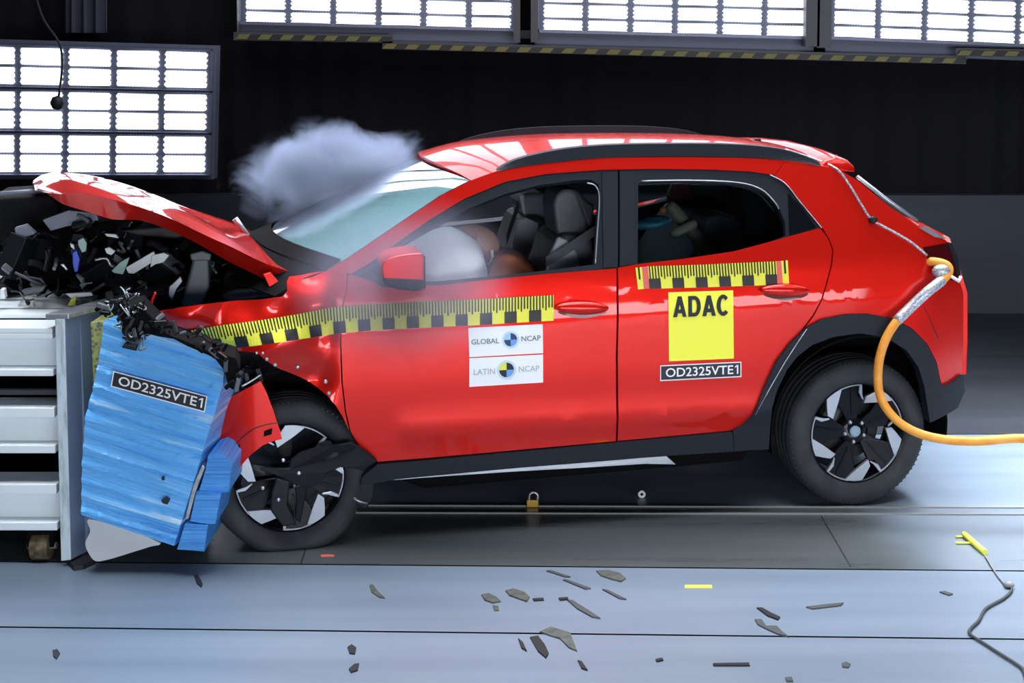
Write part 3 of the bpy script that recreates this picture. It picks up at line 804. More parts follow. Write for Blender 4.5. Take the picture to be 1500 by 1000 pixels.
# wheel wells
def well(name, cx, cz, r, a0, a1, y0, y1):
    bm = bmesh.new(); n = 28; V = []
    for k in range(n + 1):
        a = math.radians(a0 + (a1 - a0) * k / n)
        V.append([bm.verts.new((cx + r * math.cos(a), y, cz + r * math.sin(a))) for y in (y0, y1)])
    for a, b in zip(V, V[1:]): bm.faces.new((a[0], a[1], b[1], b[0]))
    bm.faces.new([v[1] for v in V])
    o = link(name, bm, blackm, car, smooth=False); solidify(o, 0.008); return o
RC = cpt(1243, 635, 0.10); FC = cpt(424, 694, 0.06)
well('wheel_liner', RC.x + 0.01, 0.36, 0.44, -12, 192, 0.0, 0.42)
well('wheel_liner', FC.x + 0.02, FC.z + 0.04, 0.42, -5, 175, 0.05, 0.42)
# inner side panels: dark plastic behind doors so nothing shows through
# --- wheels
def wheel(cx, cz, y0, R, rr, phase, label, flat=None, wid=0.215, sgn=1, steer=0.0, detail=True):
    root = empty('wheel', (cx, y0, cz), steer, car); root['label'] = label
    if sgn < 0: root.rotation_euler = (0, 0, math.pi)
    # tyre profile (radius, y) y=0 outer face
    pf = [(rr * 0.985, 0.012), (rr * 1.03, -0.002), (rr * 1.10, -0.012), (R * 0.86, -0.013), (R * 0.93, -0.006), (R * 0.975, 0.012), (R * 0.995, 0.028)]
    for k in range(4):
        ya = 0.045 + k * 0.042
        pf += [(R, ya - 0.006), (R, ya), (R - 0.008, ya + 0.002), (R - 0.008, ya + 0.008), (R, ya + 0.010)]
    pf += [(R * 0.995, wid - 0.028), (R * 0.975, wid - 0.012), (R * 0.88, wid + 0.006), (rr * 1.02, wid)]
    fn = None
    if flat is not None:
        def fn(p, r, a):
            t = smooth01((r - rr) / (R - rr)) if R > rr else 0
            if p.z < flat + 0.0:
                dz = flat - p.z
                p = Vector((p.x * (1 + 0.25 * dz / R * t), p.y, flat + (-0.02) * dz))
            low = smooth01((-0.15 - p.z) / 0.2)
            p.y += (-0.03 if p.y < 0.1 else 0.03) * low * t
            p.x += 0.01 * math.sin(a * 5) * t
            return p
    lathe('tyre', pf, (0, 0, 0), rubber, root, 96, True, fn)
    if detail:
        # small sidewall tread notches around the shoulder
        bm = bmesh.new()
        for k in range(84):
            a = 2 * math.pi * k / 84
            M = Matrix.Rotation(-a, 4, 'Y') @ Matrix.Translation((R * 0.972, 0.004, 0))
            if flat is not None and math.sin(a) * R < flat + 0.03: continue
            add_box(bm, (-0.014, 0.002, -0.003), (0.0015, 0.014, 0.003), 0, M)
        link('tread_pattern', bm, rubber, root)['kind'] = 'stuff'
    # barrel
    lathe('rim_barrel', [(rr * 0.99, 0.008), (rr * 0.955, 0.012), (rr * 0.93, 0.05), (rr * 0.90, 0.15), (rr * 0.985, 0.19), (rr * 1.0, 0.19)], (0, 0, 0), gloss_black, root, 64, False)
    # brake disc behind
    lathe('brake_disc', [(0.0, 0.10), (rr * 0.62, 0.10), (rr * 0.62, 0.115), (0.0, 0.115)], (0, 0, 0), principled('brake_iron', (0.02, 0.02, 0.022), 0.6, 0.3) if 'brake_iron' not in MATS else MATS['brake_iron'], root, 40, True, sm=False)
    bm = bmesh.new(); M = Matrix.Rotation(math.radians(-150), 4, 'Y')
    add_box(bm, (rr * 0.36, 0.07, -0.06), (rr * 0.68, 0.13, 0.06), 0, M); o = link('brake_caliper', bm, chipgrey, root); bevel(o, 0.01)
    if not detail:
        return root
    def pol(r, a, y): a = math.radians(a); return Vector((rr * r * math.cos(a), y, rr * r * math.sin(a)))
    def plate(name, pts, y, t, m, tilt=0.0, parent=root, bev=0.002):
        bm = bmesh.new(); a = [bm.verts.new(pol(r, an, y + tilt * (1 - r))) for r, an in pts]; b = [bm.verts.new(pol(r, an, y + t + tilt * (1 - r))) for r, an in pts]
        bm.faces.new(a); bm.faces.new(list(reversed(b))); n = len(pts)
        for i in range(n): bm.faces.new((a[i], b[i], b[(i + 1) % n], a[(i + 1) % n]))
        bmesh.ops.recalc_face_normals(bm, faces=bm.faces[:]); o = link(name, bm, m, parent); 
        if bev: bevel(o, bev, 1)
        return o
    for k in range(5):
        a0 = phase + 72 * k
        arc = lambda r, s, e, n=6: [(r, s + (e - s) * i / n) for i in range(n + 1)]
        # black spoke blade: broad pinwheel arm
        plate('spoke', [(0.20, a0 + 95), (0.20, a0 + 45), (0.66, a0 + 40), (0.72, a0 + 49), (0.95, a0 + 49)] + arc(0.95, a0 + 49, a0 + 74)[1:] + [(0.74, a0 + 86), (0.5, a0 + 84)], 0.018, 0.02, gloss_black, 0.03)
        # silver facet
        plate('spoke_facet', arc(0.955, a0, a0 + 22) + [(0.84, a0 + 29), (0.73, a0 + 38), (0.60, a0 + 38.5), (0.73, a0 + 14)], 0.010, 0.016, silver, 0.0, bev=0)
        # thin silver return
        plate('spoke_edge', [(0.955, a0 + 46), (0.955, a0 + 49), (0.80, a0 + 50), (0.66, a0 + 43), (0.66, a0 + 40), (0.76, a0 + 44)], 0.010, 0.012, silver, 0.0)
        plate('spoke_edge', arc(0.965, a0 + 46, a0 + 77, 8) + arc(0.935, a0 + 77, a0 + 46, 8), 0.008, 0.012, silver)
        # recessed window on the blade and a thin rib
        plate('spoke_rib', [(0.32, a0 + 60), (0.36, a0 + 66), (0.90, a0 + 61), (0.90, a0 + 58)], 0.014, 0.012, gloss_black, 0.03)
        lx = pol(0.21, phase + 8 + 72 * k, 0.038); blob('lug_nut', lx, (0.010, 0.012, 0.010), silver, root, seg=12)
    lathe('hub', [(0.0, 0.034), (0.052, 0.036), (0.068, 0.046), (0.068, 0.09), (0.0, 0.09)], (0, 0, 0), gloss_black, root, 32, True)
    lathe('hub_cap', [(0.0, 0.026), (0.022, 0.026), (0.027, 0.032), (0.027, 0.04), (0.0, 0.04)], (0, 0, 0), principled('hub_cap_blue_grey', (0.25, 0.36, 0.45), 0.4) if 'hub_cap_blue_grey' not in MATS else MATS['hub_cap_blue_grey'], root, 28, True)
    return root
wheel(RC.x, 0.343, 0.0, 0.343, 0.237, 327, 'rear wheel with black spokes and silver facets')
wheel(RC.x, 0.343, WC, 0.343, 0.237, 327, 'far rear wheel', sgn=-1, detail=False)
wheel(FC.x, FC.z, 0.0, 0.335, 0.237, 0, 'front wheel with burst flat tyre', flat=-FC.z + 0.004)
wheel(FC.x + 0.02, FC.z + 0.03, WC, 0.335, 0.237, 0, 'far front wheel', flat=-FC.z - 0.02, sgn=-1, detail=False)
# --- door handles, mirror, taillight
def handle(c, w, h):
    p = bpt(c[0], c[1], 0.022); a = bpt(c[0] + w, c[1], 0); b = bpt(c[0] - w, c[1], 0)
    d = a - b; r = d.length / 2
    o = blob('door_handle', (0, 0, 0), (r, 0.024, h * 0.0031), red, car, seg=32)
    o.location = p; o.rotation_euler = (0, 0.05, math.atan2(d.y, d.x)); return o
handle((853, 451), 39, 9.5); handle((1151, 425), 36, 9)
for (cx_, cy_, w_) in ((853, 457, 36), (1151, 431, 33)):  # dark red patch painted as the shadow beneath each handle
    panel('handle_shadow_patch', [(p.x, p.y) for p in crv([(cx_ - w_, cy_), (cx_, cy_ - 9), (cx_ + w_, cy_), (cx_, cy_ + 9)], 5, True)], principled('shadow_red', (0.10, 0.002, 0.002), 0.5, 0, 0.5) if 'shadow_red' not in MATS else MATS['shadow_red'], car, 0.002, 0.003, 0.1, inner=False)
mir_out = crv([(556, 388), (562, 376), (580, 369), (606, 366), (616, 369), (617, 390), (616, 417), (604, 419), (580, 417), (562, 409)], 4, True)
mo_ = extr('side_mirror', [(p.x, p.y) for p in mir_out], -0.24, -0.02, red, car, 0.03, plane_y=-0.15)
extr('mirror_housing_base', [(557, 400), (617, 403), (617, 419), (603, 421), (578, 418), (560, 410)], -0.245, -0.015, trimm, car, 0.012, plane_y=-0.15)
extr('mirror_edge', [(611, 369), (619, 370), (620, 417), (611, 419)], -0.235, -0.03, dark, car, 0.004, plane_y=-0.15)
extr('mirror_foot', [(545, 405), (600, 408), (600, 419), (556, 417)], -0.06, 0.05, dark, car, 0.01, plane_y=0.0)
panel('taillight', [(1352, 362), (1385, 356), (1394, 372), (1401, 396), (1403, 412), (1392, 410), (1388, 392), (1360, 380)], taillight, car, 0.006, 0.02, 0.06, inner=False)
panel('taillight_bezel', [(1400, 392), (1394, 370), (1387, 354), (1394, 356), (1402, 374), (1407, 400), (1405, 412)], dark, car, 0.010, 0.02, 0.06, inner=False)
panel('fuel_flap_seam', [(1353, 448), (1354, 448), (1375, 495), (1374, 496)], dark, car, 0.001, 0.002, 0.2, inner=False)
# --- tape and stickers on the doors
def tape(top, bot, start_x, period, m0=tape_yellow, phase0=0, ends=None, y_of=None):
    """top/bot: pixel polylines left to right with the same x range fractions"""
    bm = bmesh.new()
    def at(poly, t):
        n = len(poly) - 1; k = min(n - 1, int(t * n)); u = t * n - k
        return (poly[k][0] * (1 - u) + poly[k + 1][0] * u, poly[k][1] * (1 - u) + poly[k + 1][1] * u)
    def f(u, v, o=0.0):
        a = at(bot, u); b = at(top, u)
        return bpt(a[0] * (1 - v) + b[0] * v, a[1] * (1 - v) + b[1] * v, 0.007 + o)
    nb = period
    add_patch(bm, f, 0, 0, 1, 1, 0, 0, nb * 4, 3)
    for k in range(nb):
        u0 = k / nb; w = 1 / nb
        if (k + phase0) % 2: add_patch(bm, f, u0, 0, u0 + w, 0.45, 0.0028, 1, 6, 3)
        for j in range(4):
            a = u0 + w * (j + 0.30) / 4
            add_patch(bm, f, a, 0.40 if (k + phase0) % 2 else (0.42 if j == 1 else 0.52), a + w * 0.115, 1.0, 0.0028, 1, 1, 2)
    return bm, f
top1 = [(262, 487), (318, 477), (374, 470), (431, 461), (486, 450), (541, 446), (595, 443), (649, 440.5), (703, 438), (757, 435), (811, 432)]
bot1 = [(275, 500), (328, 512), (384, 505), (438, 497), (489, 489), (543, 484), (596, 481), (650, 478.5), (703, 476), (757, 472.5), (811, 469.5)]
bm, f = tape(top1, bot1, 262, 30, phase0=1)
o = link('measuring_tape', bm, [tape_yellow, tape_black], car); o['label'] = 'yellow and black scale tape along front door and fender'
top2 = [(949, 390), (980, 389), (1012, 388), (1043, 386.8), (1074, 385.3), (1106, 384), (1137, 382.5)]
bot2 = [(952, 423), (983, 422), (1014, 421.2), (1046, 420.2), (1077, 419.2), (1108, 418.2), (1139, 417)]
bm, f = tape(top2, bot2, 949, 11, phase0=1)
for (q, mi) in (([(934.5, 424), (943, 423), (940, 391), (931, 392)], 0), ([(943, 423), (953, 422.5), (950, 389.5), (940, 391)], 2), ([(1139, 417), (1147, 416.5), (1144.5, 382), (1136, 382.5)], 2), ([(1147, 416.5), (1156, 416), (1154, 381), (1144.5, 382)], 0)):
    g = quadmap(q, 0.0045); add_patch(bm, g, 0, 0, 1, 1, 0.001, mi, 1, 3)
    if mi == 0: add_patch(bm, g, 0.35, 0.45, 0.65, 1, 0.003, 1, 1, 1)
o = link('measuring_tape', bm, [tape_yellow, tape_black, tape_red], car); o['label'] = 'short yellow and black scale tape on rear door'
# ADAC sticker
bm = bmesh.new(); g = quadmap([(980, 529), (1075, 525), (1074, 425), (979, 428)])
add_patch(bm, g, 0, 0, 1, 1, 0, 0, 10, 14)
def quad_(pts): bm.faces.new([bm.verts.new(g(u, v, 0.0045)) for u, v in pts]).material_index = 1
def arc_(cu, cv, ru, rv, tu, tv, a0, a1, n=12):
    for k in range(n):
        b0 = math.radians(a0 + (a1 - a0) * k / n); b1 = math.radians(a0 + (a1 - a0) * (k + 1) / n)
        quad_([(cu + ru * math.cos(b0), cv + rv * math.sin(b0)), (cu + ru * math.cos(b1), cv + rv * math.sin(b1)), (cu + (ru - tu) * math.cos(b1), cv + (rv - tv) * math.sin(b1)), (cu + (ru - tu) * math.cos(b0), cv + (rv - tv) * math.sin(b0))])
V0, V1 = 0.635, 0.935
for x0 in (0.07, 0.52):
    quad_([(x0, V0), (x0 + .062, V0), (x0 + .135, V1), (x0 + .075, V1)]); quad_([(x0 + .148, V0), (x0 + .21, V0), (x0 + .135, V1), (x0 + .075, V1)])
    quad_([(x0 + .05, V0 + .055), (x0 + .16, V0 + .055), (x0 + .15, V0 + .11), (x0 + .06, V0 + .11)])
quad_([(0.305, V0), (0.365, V0), (0.365, V1), (0.305, V1)]); quad_([(0.36, V0), (0.41, V0), (0.41, V0 + .055), (0.36, V0 + .055)]); quad_([(0.36, V1 - .055), (0.41, V1 - .055), (0.41, V1), (0.36, V1)])
arc_(0.405, (V0 + V1) / 2, 0.095, 0.15, 0.06, 0.055, -90, 90)
arc_(0.845, (V0 + V1) / 2, 0.10, 0.157, 0.06, 0.057, 42, 318, 18)
o = link('sticker', bm, [yellow, ink_dark], car); o['label'] = 'yellow square sticker with black letters on rear door'
def plate_text(q, surf, parent, name='number_label', off=0.004):
    bm = bmesh.new(); g = quadmap(q, off, surf)
    add_patch(bm, g, 0, 0, 1, 1, 0, 0, 4, 1)
    add_patch(bm, g, 0.012, 0.07, 0.988, 0.93, 0.001, 1, 4, 1)
    add_text(bm, g, 'OD2325VTE', (0.07, 0.22, 0.90, 0.80), 0.003, 0, 0.012)
    for pl in ([(0.945, 0.22), (0.962, 0.22), (0.962, 0.80), (0.945, 0.80)], [(0.92, 0.62), (0.945, 0.70), (0.945, 0.80), (0.92, 0.70)]):
        bm.faces.new([bm.verts.new(g(u, v, 0.003)) for u, v in pl]).material_index = 0
    return link(name, bm, [sticker_white, label_black], parent)
plate_text([(967, 558), (1086, 552), (1086, 529.5), (967, 535)], bpt, car)
# NCAP stickers
for (q, w1, ink, cols, tr1, tr2, cu, rad) in (
    ([(687.5, 523), (795.5, 517), (795, 474.5), (686, 480)], 'GLOBAL', ink_grey, (3, 4, 3, 5), (0.035, 0.42, 0.41, 0.60), (0.71, 0.44, 0.97, 0.62), 0.565, 0.088),
    ([(687.5, 566.5), (795.5, 560), (795.5, 519), (687.5, 524.5)], 'LATIN', ink_lightgrey, (2, 6, 2, 4), (0.06, 0.40, 0.35, 0.60), (0.67, 0.42, 0.95, 0.62), 0.505, 0.10)):
    bm = bmesh.new(); g = quadmap(q)
    add_patch(bm, g, 0, 0, 1, 1, 0, 0, 4, 2)
    rv = rad * 108 / 42
    add_sector(bm, g, cu, 0.52, rad * 1.32, rv * 1.32, 0, 360, 0.001, 7, 32)
    for s in range(4):
        add_sector(bm, g, cu, 0.52, rad, rv, 90 * s, 90 * s + 90, 0.002, (cols[0], cols[1], cols[2], cols[3])[s])
    add_text(bm, g, w1, tr1, 0.002, 1, 0.01); add_text(bm, g, 'NCAP', tr2, 0.002, 1, 0.01)
    o = link('sticker', bm, [sticker_white, ink, ink_dark, ink_navy, tape_yellow if w1 == 'LATIN' else ink_lightblue, ink_blue, tape_yellow, ring_blue], car)
    if w1 == 'LATIN':
        o.data.materials[4] = ink_blue; o.data.materials[6] = tape_yellow
        # sectors: 0-90 dark, 90-180 yellow, 180-270 dark, 270-360 blue
        pass
    o['label'] = 'white sticker with round quartered mark, %s of the pair' % ('upper' if w1 == 'GLOBAL' else 'lower')

# --- bonnet: buckled sheet raised at the front
hx_near = [(52, 279), (70, 282), (92, 284), (117, 281), (161, 291), (207, 304), (250, 320), (300, 344), (340, 362), (385, 384), (429, 399)]
hx_top = [(47, 270), (60, 262), (74, 259), (92, 257), (138, 263), (185, 276), (230, 294), (270, 309), (308, 323), (350, 338), (392, 360)]
hx_bot = [(54, 280), (72, 286), (93, 299), (125, 309), (165, 321), (207, 323), (250, 338), (290, 357), (335, 383), (380, 405), (411, 424)]
rows = []
for nb, tp, bt in zip(crv(hx_near, 4), crv(hx_top, 4), crv(hx_bot, 4)):
    pn = cpt(nb.x, nb.y, 0.10); pt = cpt(tp.x, tp.y, 1.05); pbm = cpt(bt.x, bt.y, 0.17)
    pf_ = Vector((2 * pt.x - pn.x + 0.10, 1.55, pt.z - 0.05))
    row = [pbm, pn]
    for k in range(1, 9):
        u = k / 8; q = pn.lerp(pt, u); q.z += 0.035 * math.sin(math.pi * u) * 0.6 + 0.008 * math.sin(q.x * 13 + u * 5); row.append(q)
    for k in range(1, 5):
        u = k / 4; q = pt.lerp(pf_, u); q.z += 0.02 * math.sin(math.pi * u); row.append(q)
    rows.append(row)
loft('bonnet', rows, [red, interior], car, 0.012, mo=1, flip=True)
# bonnet hinge near the windscreen
extr('bonnet_hinge', [(385, 402), (396, 399), (404, 408), (418, 424), (414, 434), (398, 427)], 0.07, 0.11, red, car, 0.004)
# torn front bumper corner
bc = [(382, 558), (390, 574), (400, 600), (410, 630), (413, 643), (400, 646), (385, 652), (368, 665), (354, 681), (345, 698), (338, 702), (333, 680), (318, 652), (322, 625), (334, 583), (360, 570)]
def bumY(x, z): return -0.06 + 0.8 * max(0, (cpt(382, 600, 0).x - x)) ** 1.6
def ppt(px, py, off=0.0, Yf=bumY):
    y = 0.0
    for _ in range(12):
        p = cpt(px, py, y); y = 0.5 * y + 0.5 * Yf(p.x, p.z)
    p = cpt(px, py, y - off); return Vector((p.x, Yf(p.x, p.z) - off, p.z))
bm = bmesh.new(); vs = []
P3 = [ppt(x, y) for x, y in bc]
for p in P3: vs.append(bm.verts.new((p.x, 0, p.z)))
ff = bm.faces.new(vs); bm.normal_update()
if ff.normal.y > 0: ff.normal_flip()
bmesh.ops.triangulate(bm, faces=bm.faces[:]); cut_grid(bm, 0.03)
for v in bm.verts: v.co.y = bumY(v.co.x, v.co.z)
o = link('front_bumper_corner', bm, [red, interior], car, smooth=True); solidify(o, 0.02, -1, 1)
for q in ([(386, 639), (398, 636), (399, 627), (387, 631)], [(343, 666), (352, 660), (351, 650), (342, 657)]):
    bm = bmesh.new(); g = quadmap(q, 0.004, ppt); add_patch(bm, g, 0, 0, 1, 1, 0, 0); add_patch(bm, g, -.1, -.35, 1.1, -0.05, 0.001, 1)
    link('bumper_slot', bm, [blackm, red], car)
tube('bumper_crease', [ppt(x, y, 0.003) for x, y in crv([(338, 664), (350, 645), (370, 629), (392, 621), (408, 619)], 4)], 0.003, principled('crease_dark_red', (0.12, 0.003, 0.003), 0.5), car, 6)
# black splash liner torn across the front wheel
lin = [(426, 676), (440, 664), (462, 655), (490, 650), (514, 646), (524, 652), (540, 664), (554, 677), (532, 690), (515, 684), (498, 682), (480, 690), (470, 704), (452, 716), (430, 712), (408, 700), (382, 690), (380, 686), (404, 689), (424, 688)]
o = extr('splash_liner', lin, -0.075, -0.055, dark, car, 0.006)
for v in o.data.vertices: v.co.y += 0.025 * math.sin(v.co.x * 14)
o = extr('splash_liner', [(405, 700), (425, 706), (421, 740), (434, 768), (414, 772), (396, 748), (398, 722)], -0.06, -0.03, dark, car, 0.008)
o = extr('splash_liner', [(432, 712), (452, 704), (446, 735), (440, 766), (432, 760), (434, 735)], -0.065, -0.045, gloss_black, car, 0.004)
for (x, y) in [(415, 674), (438, 693), (408, 732), (385, 715)]:
    blob('clip', cpt(x, y, -0.08), (0.009, 0.006, 0.009), alu, car, seg=8)
extr('sill_bracket', [(520, 712), (548, 703), (548, 728), (536, 748), (520, 738), (514, 722)], 0.0, 0.05, dark, car, 0.008)
tube('bracket_edge', [cpt(x, y, -0.01) for x, y in [(518, 729), (526, 734), (538, 737)]], 0.006, alu, car, 6)
# front side member and engine bay parts
def dims(px0, py0, px1, py1, y0, y1, m, name, bev=0.01):
    a = cpt(px0, py1, y0); b = cpt(px1, py0, y0)
    return box(name, (min(a.x, b.x), y0, min(a.z, b.z)), (max(a.x, b.x), y1, max(a.z, b.z)), m, car, bev)
extr('strut_tower', [(264, 452), (283, 378), (306, 378), (307, 420), (296, 446)], 0.30, 0.50, scrapgrey, car, 0.012)
extr('strut_cap', [(280, 382), (278, 372), (296, 367), (310, 372), (308, 382)], 0.30, 0.5, scrapgrey, car, 0.006)
extr('firewall', [(330, 395), (420, 405), (430, 520), (470, 570), (380, 560), (300, 520)], 0.35, 1.45, blackm, car, 0.02)
extr('motor_block', [(0, 352), (60, 338), (180, 322), (300, 350), (345, 400), (345, 470), (260, 480), (200, 460), (130, 436), (20, 440)], 0.75, 1.35, blackm, car, 0.03)
extr('radiator_support', [(-20, 290), (70, 284), (92, 300), (80, 330), (90, 345), (20, 356), (-20, 362)], 0.95, 1.45, principled('bay_dark', (0.003, 0.003, 0.004), .7, spec=.2), car, 0.02)
extr('inner_fender', [(345, 424), (392, 420), (412, 434), (330, 442), (322, 432)], 0.25, 0.55, scrapgrey, car, 0.015)
extr('bay_shield', [(305, 340), (255, 350), (200, 345), (175, 338), (200, 335), (260, 330)], 0.6, 1.0, principled('bay_violet_grey', (0.02, 0.018, 0.025), .6), car, 0.01)
MB = [chipdark, dark, gloss_black, dark, gloss_black, scrapgrey, MATS['bay_dark']]
rnd = random.Random(11)
for k in range(64):
    x = rnd.uniform(5, 400); lo = 318 + max(0, (x - 200)) * 0.28; hi = 440 if x > 150 else 436
    if x < 60: lo = 345
    y = rnd.uniform(lo, hi); s = rnd.uniform(0.02, 0.06) if k % 3 else rnd.uniform(0.07, 0.13); dep = rnd.uniform(0.42, 0.72) if k % 3 else rnd.uniform(0.62, 0.75)
    c = cpt(x, y, dep)
    if k % 3 == 0: c = cpt(min(x, 330), min(430, max(y, 375 + max(0, x - 180) * .3)), dep)
    M = Matrix.Translation(c) @ Matrix.Rotation(rnd.uniform(0, 3.1), 4, 'Y') @ Matrix.Rotation(rnd.uniform(-.7, .7), 4, 'X') @ Matrix.Rotation(rnd.uniform(-.7, .7), 4, 'Z')
    bm = bmesh.new()
    if rnd.random() < 0.6: add_box(bm, (-s, -s * .6, -s * rnd.uniform(.2, .8)), (s, s * .6, s * rnd.uniform(.2, .8)), 0, M)
    else: add_tube(bm, [M @ Vector((-s, 0, 0)), M @ Vector((-s * .3, 0, s * .2)), M @ Vector((s, 0, 0))], s * .35, 10)
    o = link('bay_part', bm, rnd.choice(MB) if k % 3 else rnd.choice([dark, MATS['bay_dark'], chipdark]), car); bevel(o, 0.005)
for k in range(34):   # cables and hoses
    x = rnd.uniform(20, 320); y = rnd.uniform(345 + max(0, x - 200) * .25, 440); pts = []
    dx, dy = rnd.uniform(-35, 35), rnd.uniform(-25, 25); dep = rnd.uniform(0.35, 0.5)
    for i in range(4): pts.append(cpt(x + dx * i / 3 + rnd.uniform(-8, 8), y + dy * i / 3 + rnd.uniform(-8, 8), dep + rnd.uniform(-.04, .04)))
    tube('bay_cable', crv(pts, 5), rnd.uniform(0.003, 0.009), rnd.choice([dark, gloss_black, dark, scrapgrey, alu, cablegrey]), car, 7)
def shard(name, pts, y, t, m, bev=0.003): return extr(name, pts, y, y + t, m, car, bev)
pale = principled('scrap_pale', (0.20, 0.22, 0.28), 0.5)
shard('broken_casing', [(62, 322), (100, 308), (140, 312), (144, 322), (96, 332), (74, 338)], 0.6, 0.05, pale)
tube('bay_tube', [cpt(x, y, 0.9) for x, y in [(-10, 284), (30, 281), (56, 279)]], 0.01, pale, car, 8)
shard('broken_casing', [(21, 334), (38, 329), (52, 342), (30, 350), (24, 348)], 0.6, 0.05, pale)
shard('blue_connector', [(106, 370), (112, 366), (117, 380), (114, 398), (109, 398), (106, 385)], 0.38, 0.03, wireblue)
shard('broken_casing', [(102, 356), (108, 358), (109, 366), (104, 362)], 0.38, 0.02, scrapwhite)
shard('broken_casing', [(114, 352), (122, 348), (127, 356), (126, 368), (120, 370), (115, 360)], 0.38, 0.02, scrapmint)
shard('broken_casing', [(153, 342), (170, 343), (174, 349), (156, 346)], 0.4, 0.02, scrapwhite)
shard('broken_casing', [(153, 364), (160, 362), (169, 368), (163, 374), (156, 371)], 0.4, 0.02, scrapwhite)
shard('module_label', [(184, 392), (225, 368), (230, 380), (196, 401), (188, 400)], 0.36, 0.02, scrapwhite)
shard('broken_casing', [(163, 397), (176, 384), (190, 376), (186, 388), (180, 402), (168, 400)], 0.37, 0.02, scrapmint)
shard('broken_casing', [(222, 374), (240, 370), (248, 374), (240, 384), (228, 387), (220, 392)], 0.35, 0.02, scrapwhite)
shard('broken_casing', [(248, 420), (254, 415), (264, 405), (267, 412), (258, 424), (252, 440), (247, 432)], 0.30, 0.02, scrapwhite)
shard('broken_casing', [(96, 430), (133, 428), (136, 433), (104, 437)], 0.30, 0.02, scrapwhite)
shard('broken_casing', [(98, 448), (104, 438), (112, 434), (110, 448)], 0.28, 0.02, scraplime)
shard('broken_casing', [(113, 436), (119, 438), (124, 448), (114, 448)], 0.28, 0.02, scrapgrey)
shard('broken_casing', [(0, 424), (6, 424), (8, 438), (0, 438)], 0.3, 0.05, scrapwhite)
shard('broken_casing', [(88, 387), (93, 386), (100, 395), (97, 396)], 0.38, 0.01, alu)
shard('broken_casing', [(31, 426), (50, 422), (66, 420), (62, 427), (36, 432)], 0.3, 0.05, scrapgrey)
tube('bay_cable', [cpt(x, y, 0.36) for x, y in [(22, 399), (45, 410), (66, 420)]], 0.006, scrapgrey, car, 6)
tube('bay_cable', [cpt(x, y, 0.36) for x, y in [(40, 405), (60, 409), (68, 419)]], 0.004, scrapgrey, car, 6)
# chrome struts above the cowl (wiper arms thrown up)
tube('wiper_arm', [cpt(x, y, 1.0) for x, y in [(344, 320), (356, 336), (374, 358), (382, 368)]], [0.016, 0.013, 0.009, 0.006], alu, car, 8)
tube('wiper_arm', [cpt(x, y, 0.8) for x, y in [(406, 338), (392, 350), (382, 362)]], 0.008, dark, car, 8)
extr('wiper_linkage', [(372, 352), (384, 343), (388, 348), (380, 360), (384, 367), (376, 364)], 0.85, 0.9, alu, car, 0.004)
extr('wiper_linkage', [(382, 372), (398, 366), (400, 370), (388, 377)], 0.7, 0.75, scrapwhite, car, 0.004)
# crushed bits between fender and barrier
for k in range(46):
    t = rnd.random(); x = 165 + t * 215 + rnd.uniform(-12, 12); y = 452 + t * 92 + rnd.uniform(-18, 18); dep = rnd.uniform(-0.05, 0.18) + 0.05
    if x > 330: y = rnd.uniform(520, 580); x = rnd.uniform(330, 378)
    s = rnd.uniform(0.012, 0.04); c = cpt(x, y, dep)
    M = Matrix.Translation(c) @ Matrix.Rotation(rnd.uniform(0, 3.1), 4, 'Y') @ Matrix.Rotation(rnd.uniform(-1, 1), 4, 'Z')
    bm = bmesh.new(); add_box(bm, (-s, -s * .4, -s * .4), (s, s * .4, s * .4), 0, M)
    o = link('crushed_part', bm, rnd.choice([chipdark, gloss_black, dark, scrapgrey, blackm]), car); bevel(o, 0.004)
extr('crushed_frame', [(176, 452), (205, 446), (226, 468), (246, 489), (276, 505), (324, 518), (345, 524), (352, 540), (348, 556), (342, 572), (334, 566), (330, 545), (316, 527), (290, 510), (262, 498), (232, 493), (212, 488), (196, 502), (186, 492), (178, 470)], -0.325, -0.12, blackm, car, 0.006)
extr('crushed_frame', [(175, 450), (225, 455), (262, 492), (330, 512), (385, 520), (420, 545), (385, 560), (345, 575), (318, 560), (300, 530), (250, 510), (200, 480)], 0.12, 0.6, blackm, car, 0.02)
edge_ = [(150, 452), (176, 450), (192, 470), (188, 496), (214, 482), (236, 476), (262, 484), (300, 504), (330, 528), (345, 560)]
for k in range(90):
    t = rnd.random() * (len(edge_) - 1.001); i = int(t); u = t - i
    x = edge_[i][0] * (1 - u) + edge_[i + 1][0] * u + rnd.uniform(-9, 9); y = edge_[i][1] * (1 - u) + edge_[i + 1][1] * u + rnd.uniform(-13, 8)
    s = rnd.uniform(0.008, 0.028); dd = -0.30 + (x - 150) / 200 * -0.10; c = cpt(x, y, dd + rnd.uniform(-.04, .1))
    M = Matrix.Translation(c) @ Matrix.Rotation(rnd.uniform(0, 3.1), 4, 'Y') @ Matrix.Rotation(rnd.uniform(-1, 1), 4, 'Z')
    bm = bmesh.new(); add_box(bm, (-s, -s * .4, -s * .35), (s, s * .4, s * .35), 0, M)
    o = link('torn_fragment', bm, rnd.choice([chipdark, gloss_black, dark, blackm, blackm, blackm, scrapgrey]), car); bevel(o, 0.004)
tube('chrome_strip', [cpt(x, y, -0.02) for x, y in crv([(354, 566), (368, 558), (383, 548)], 4)], 0.005, alu, car, 6)
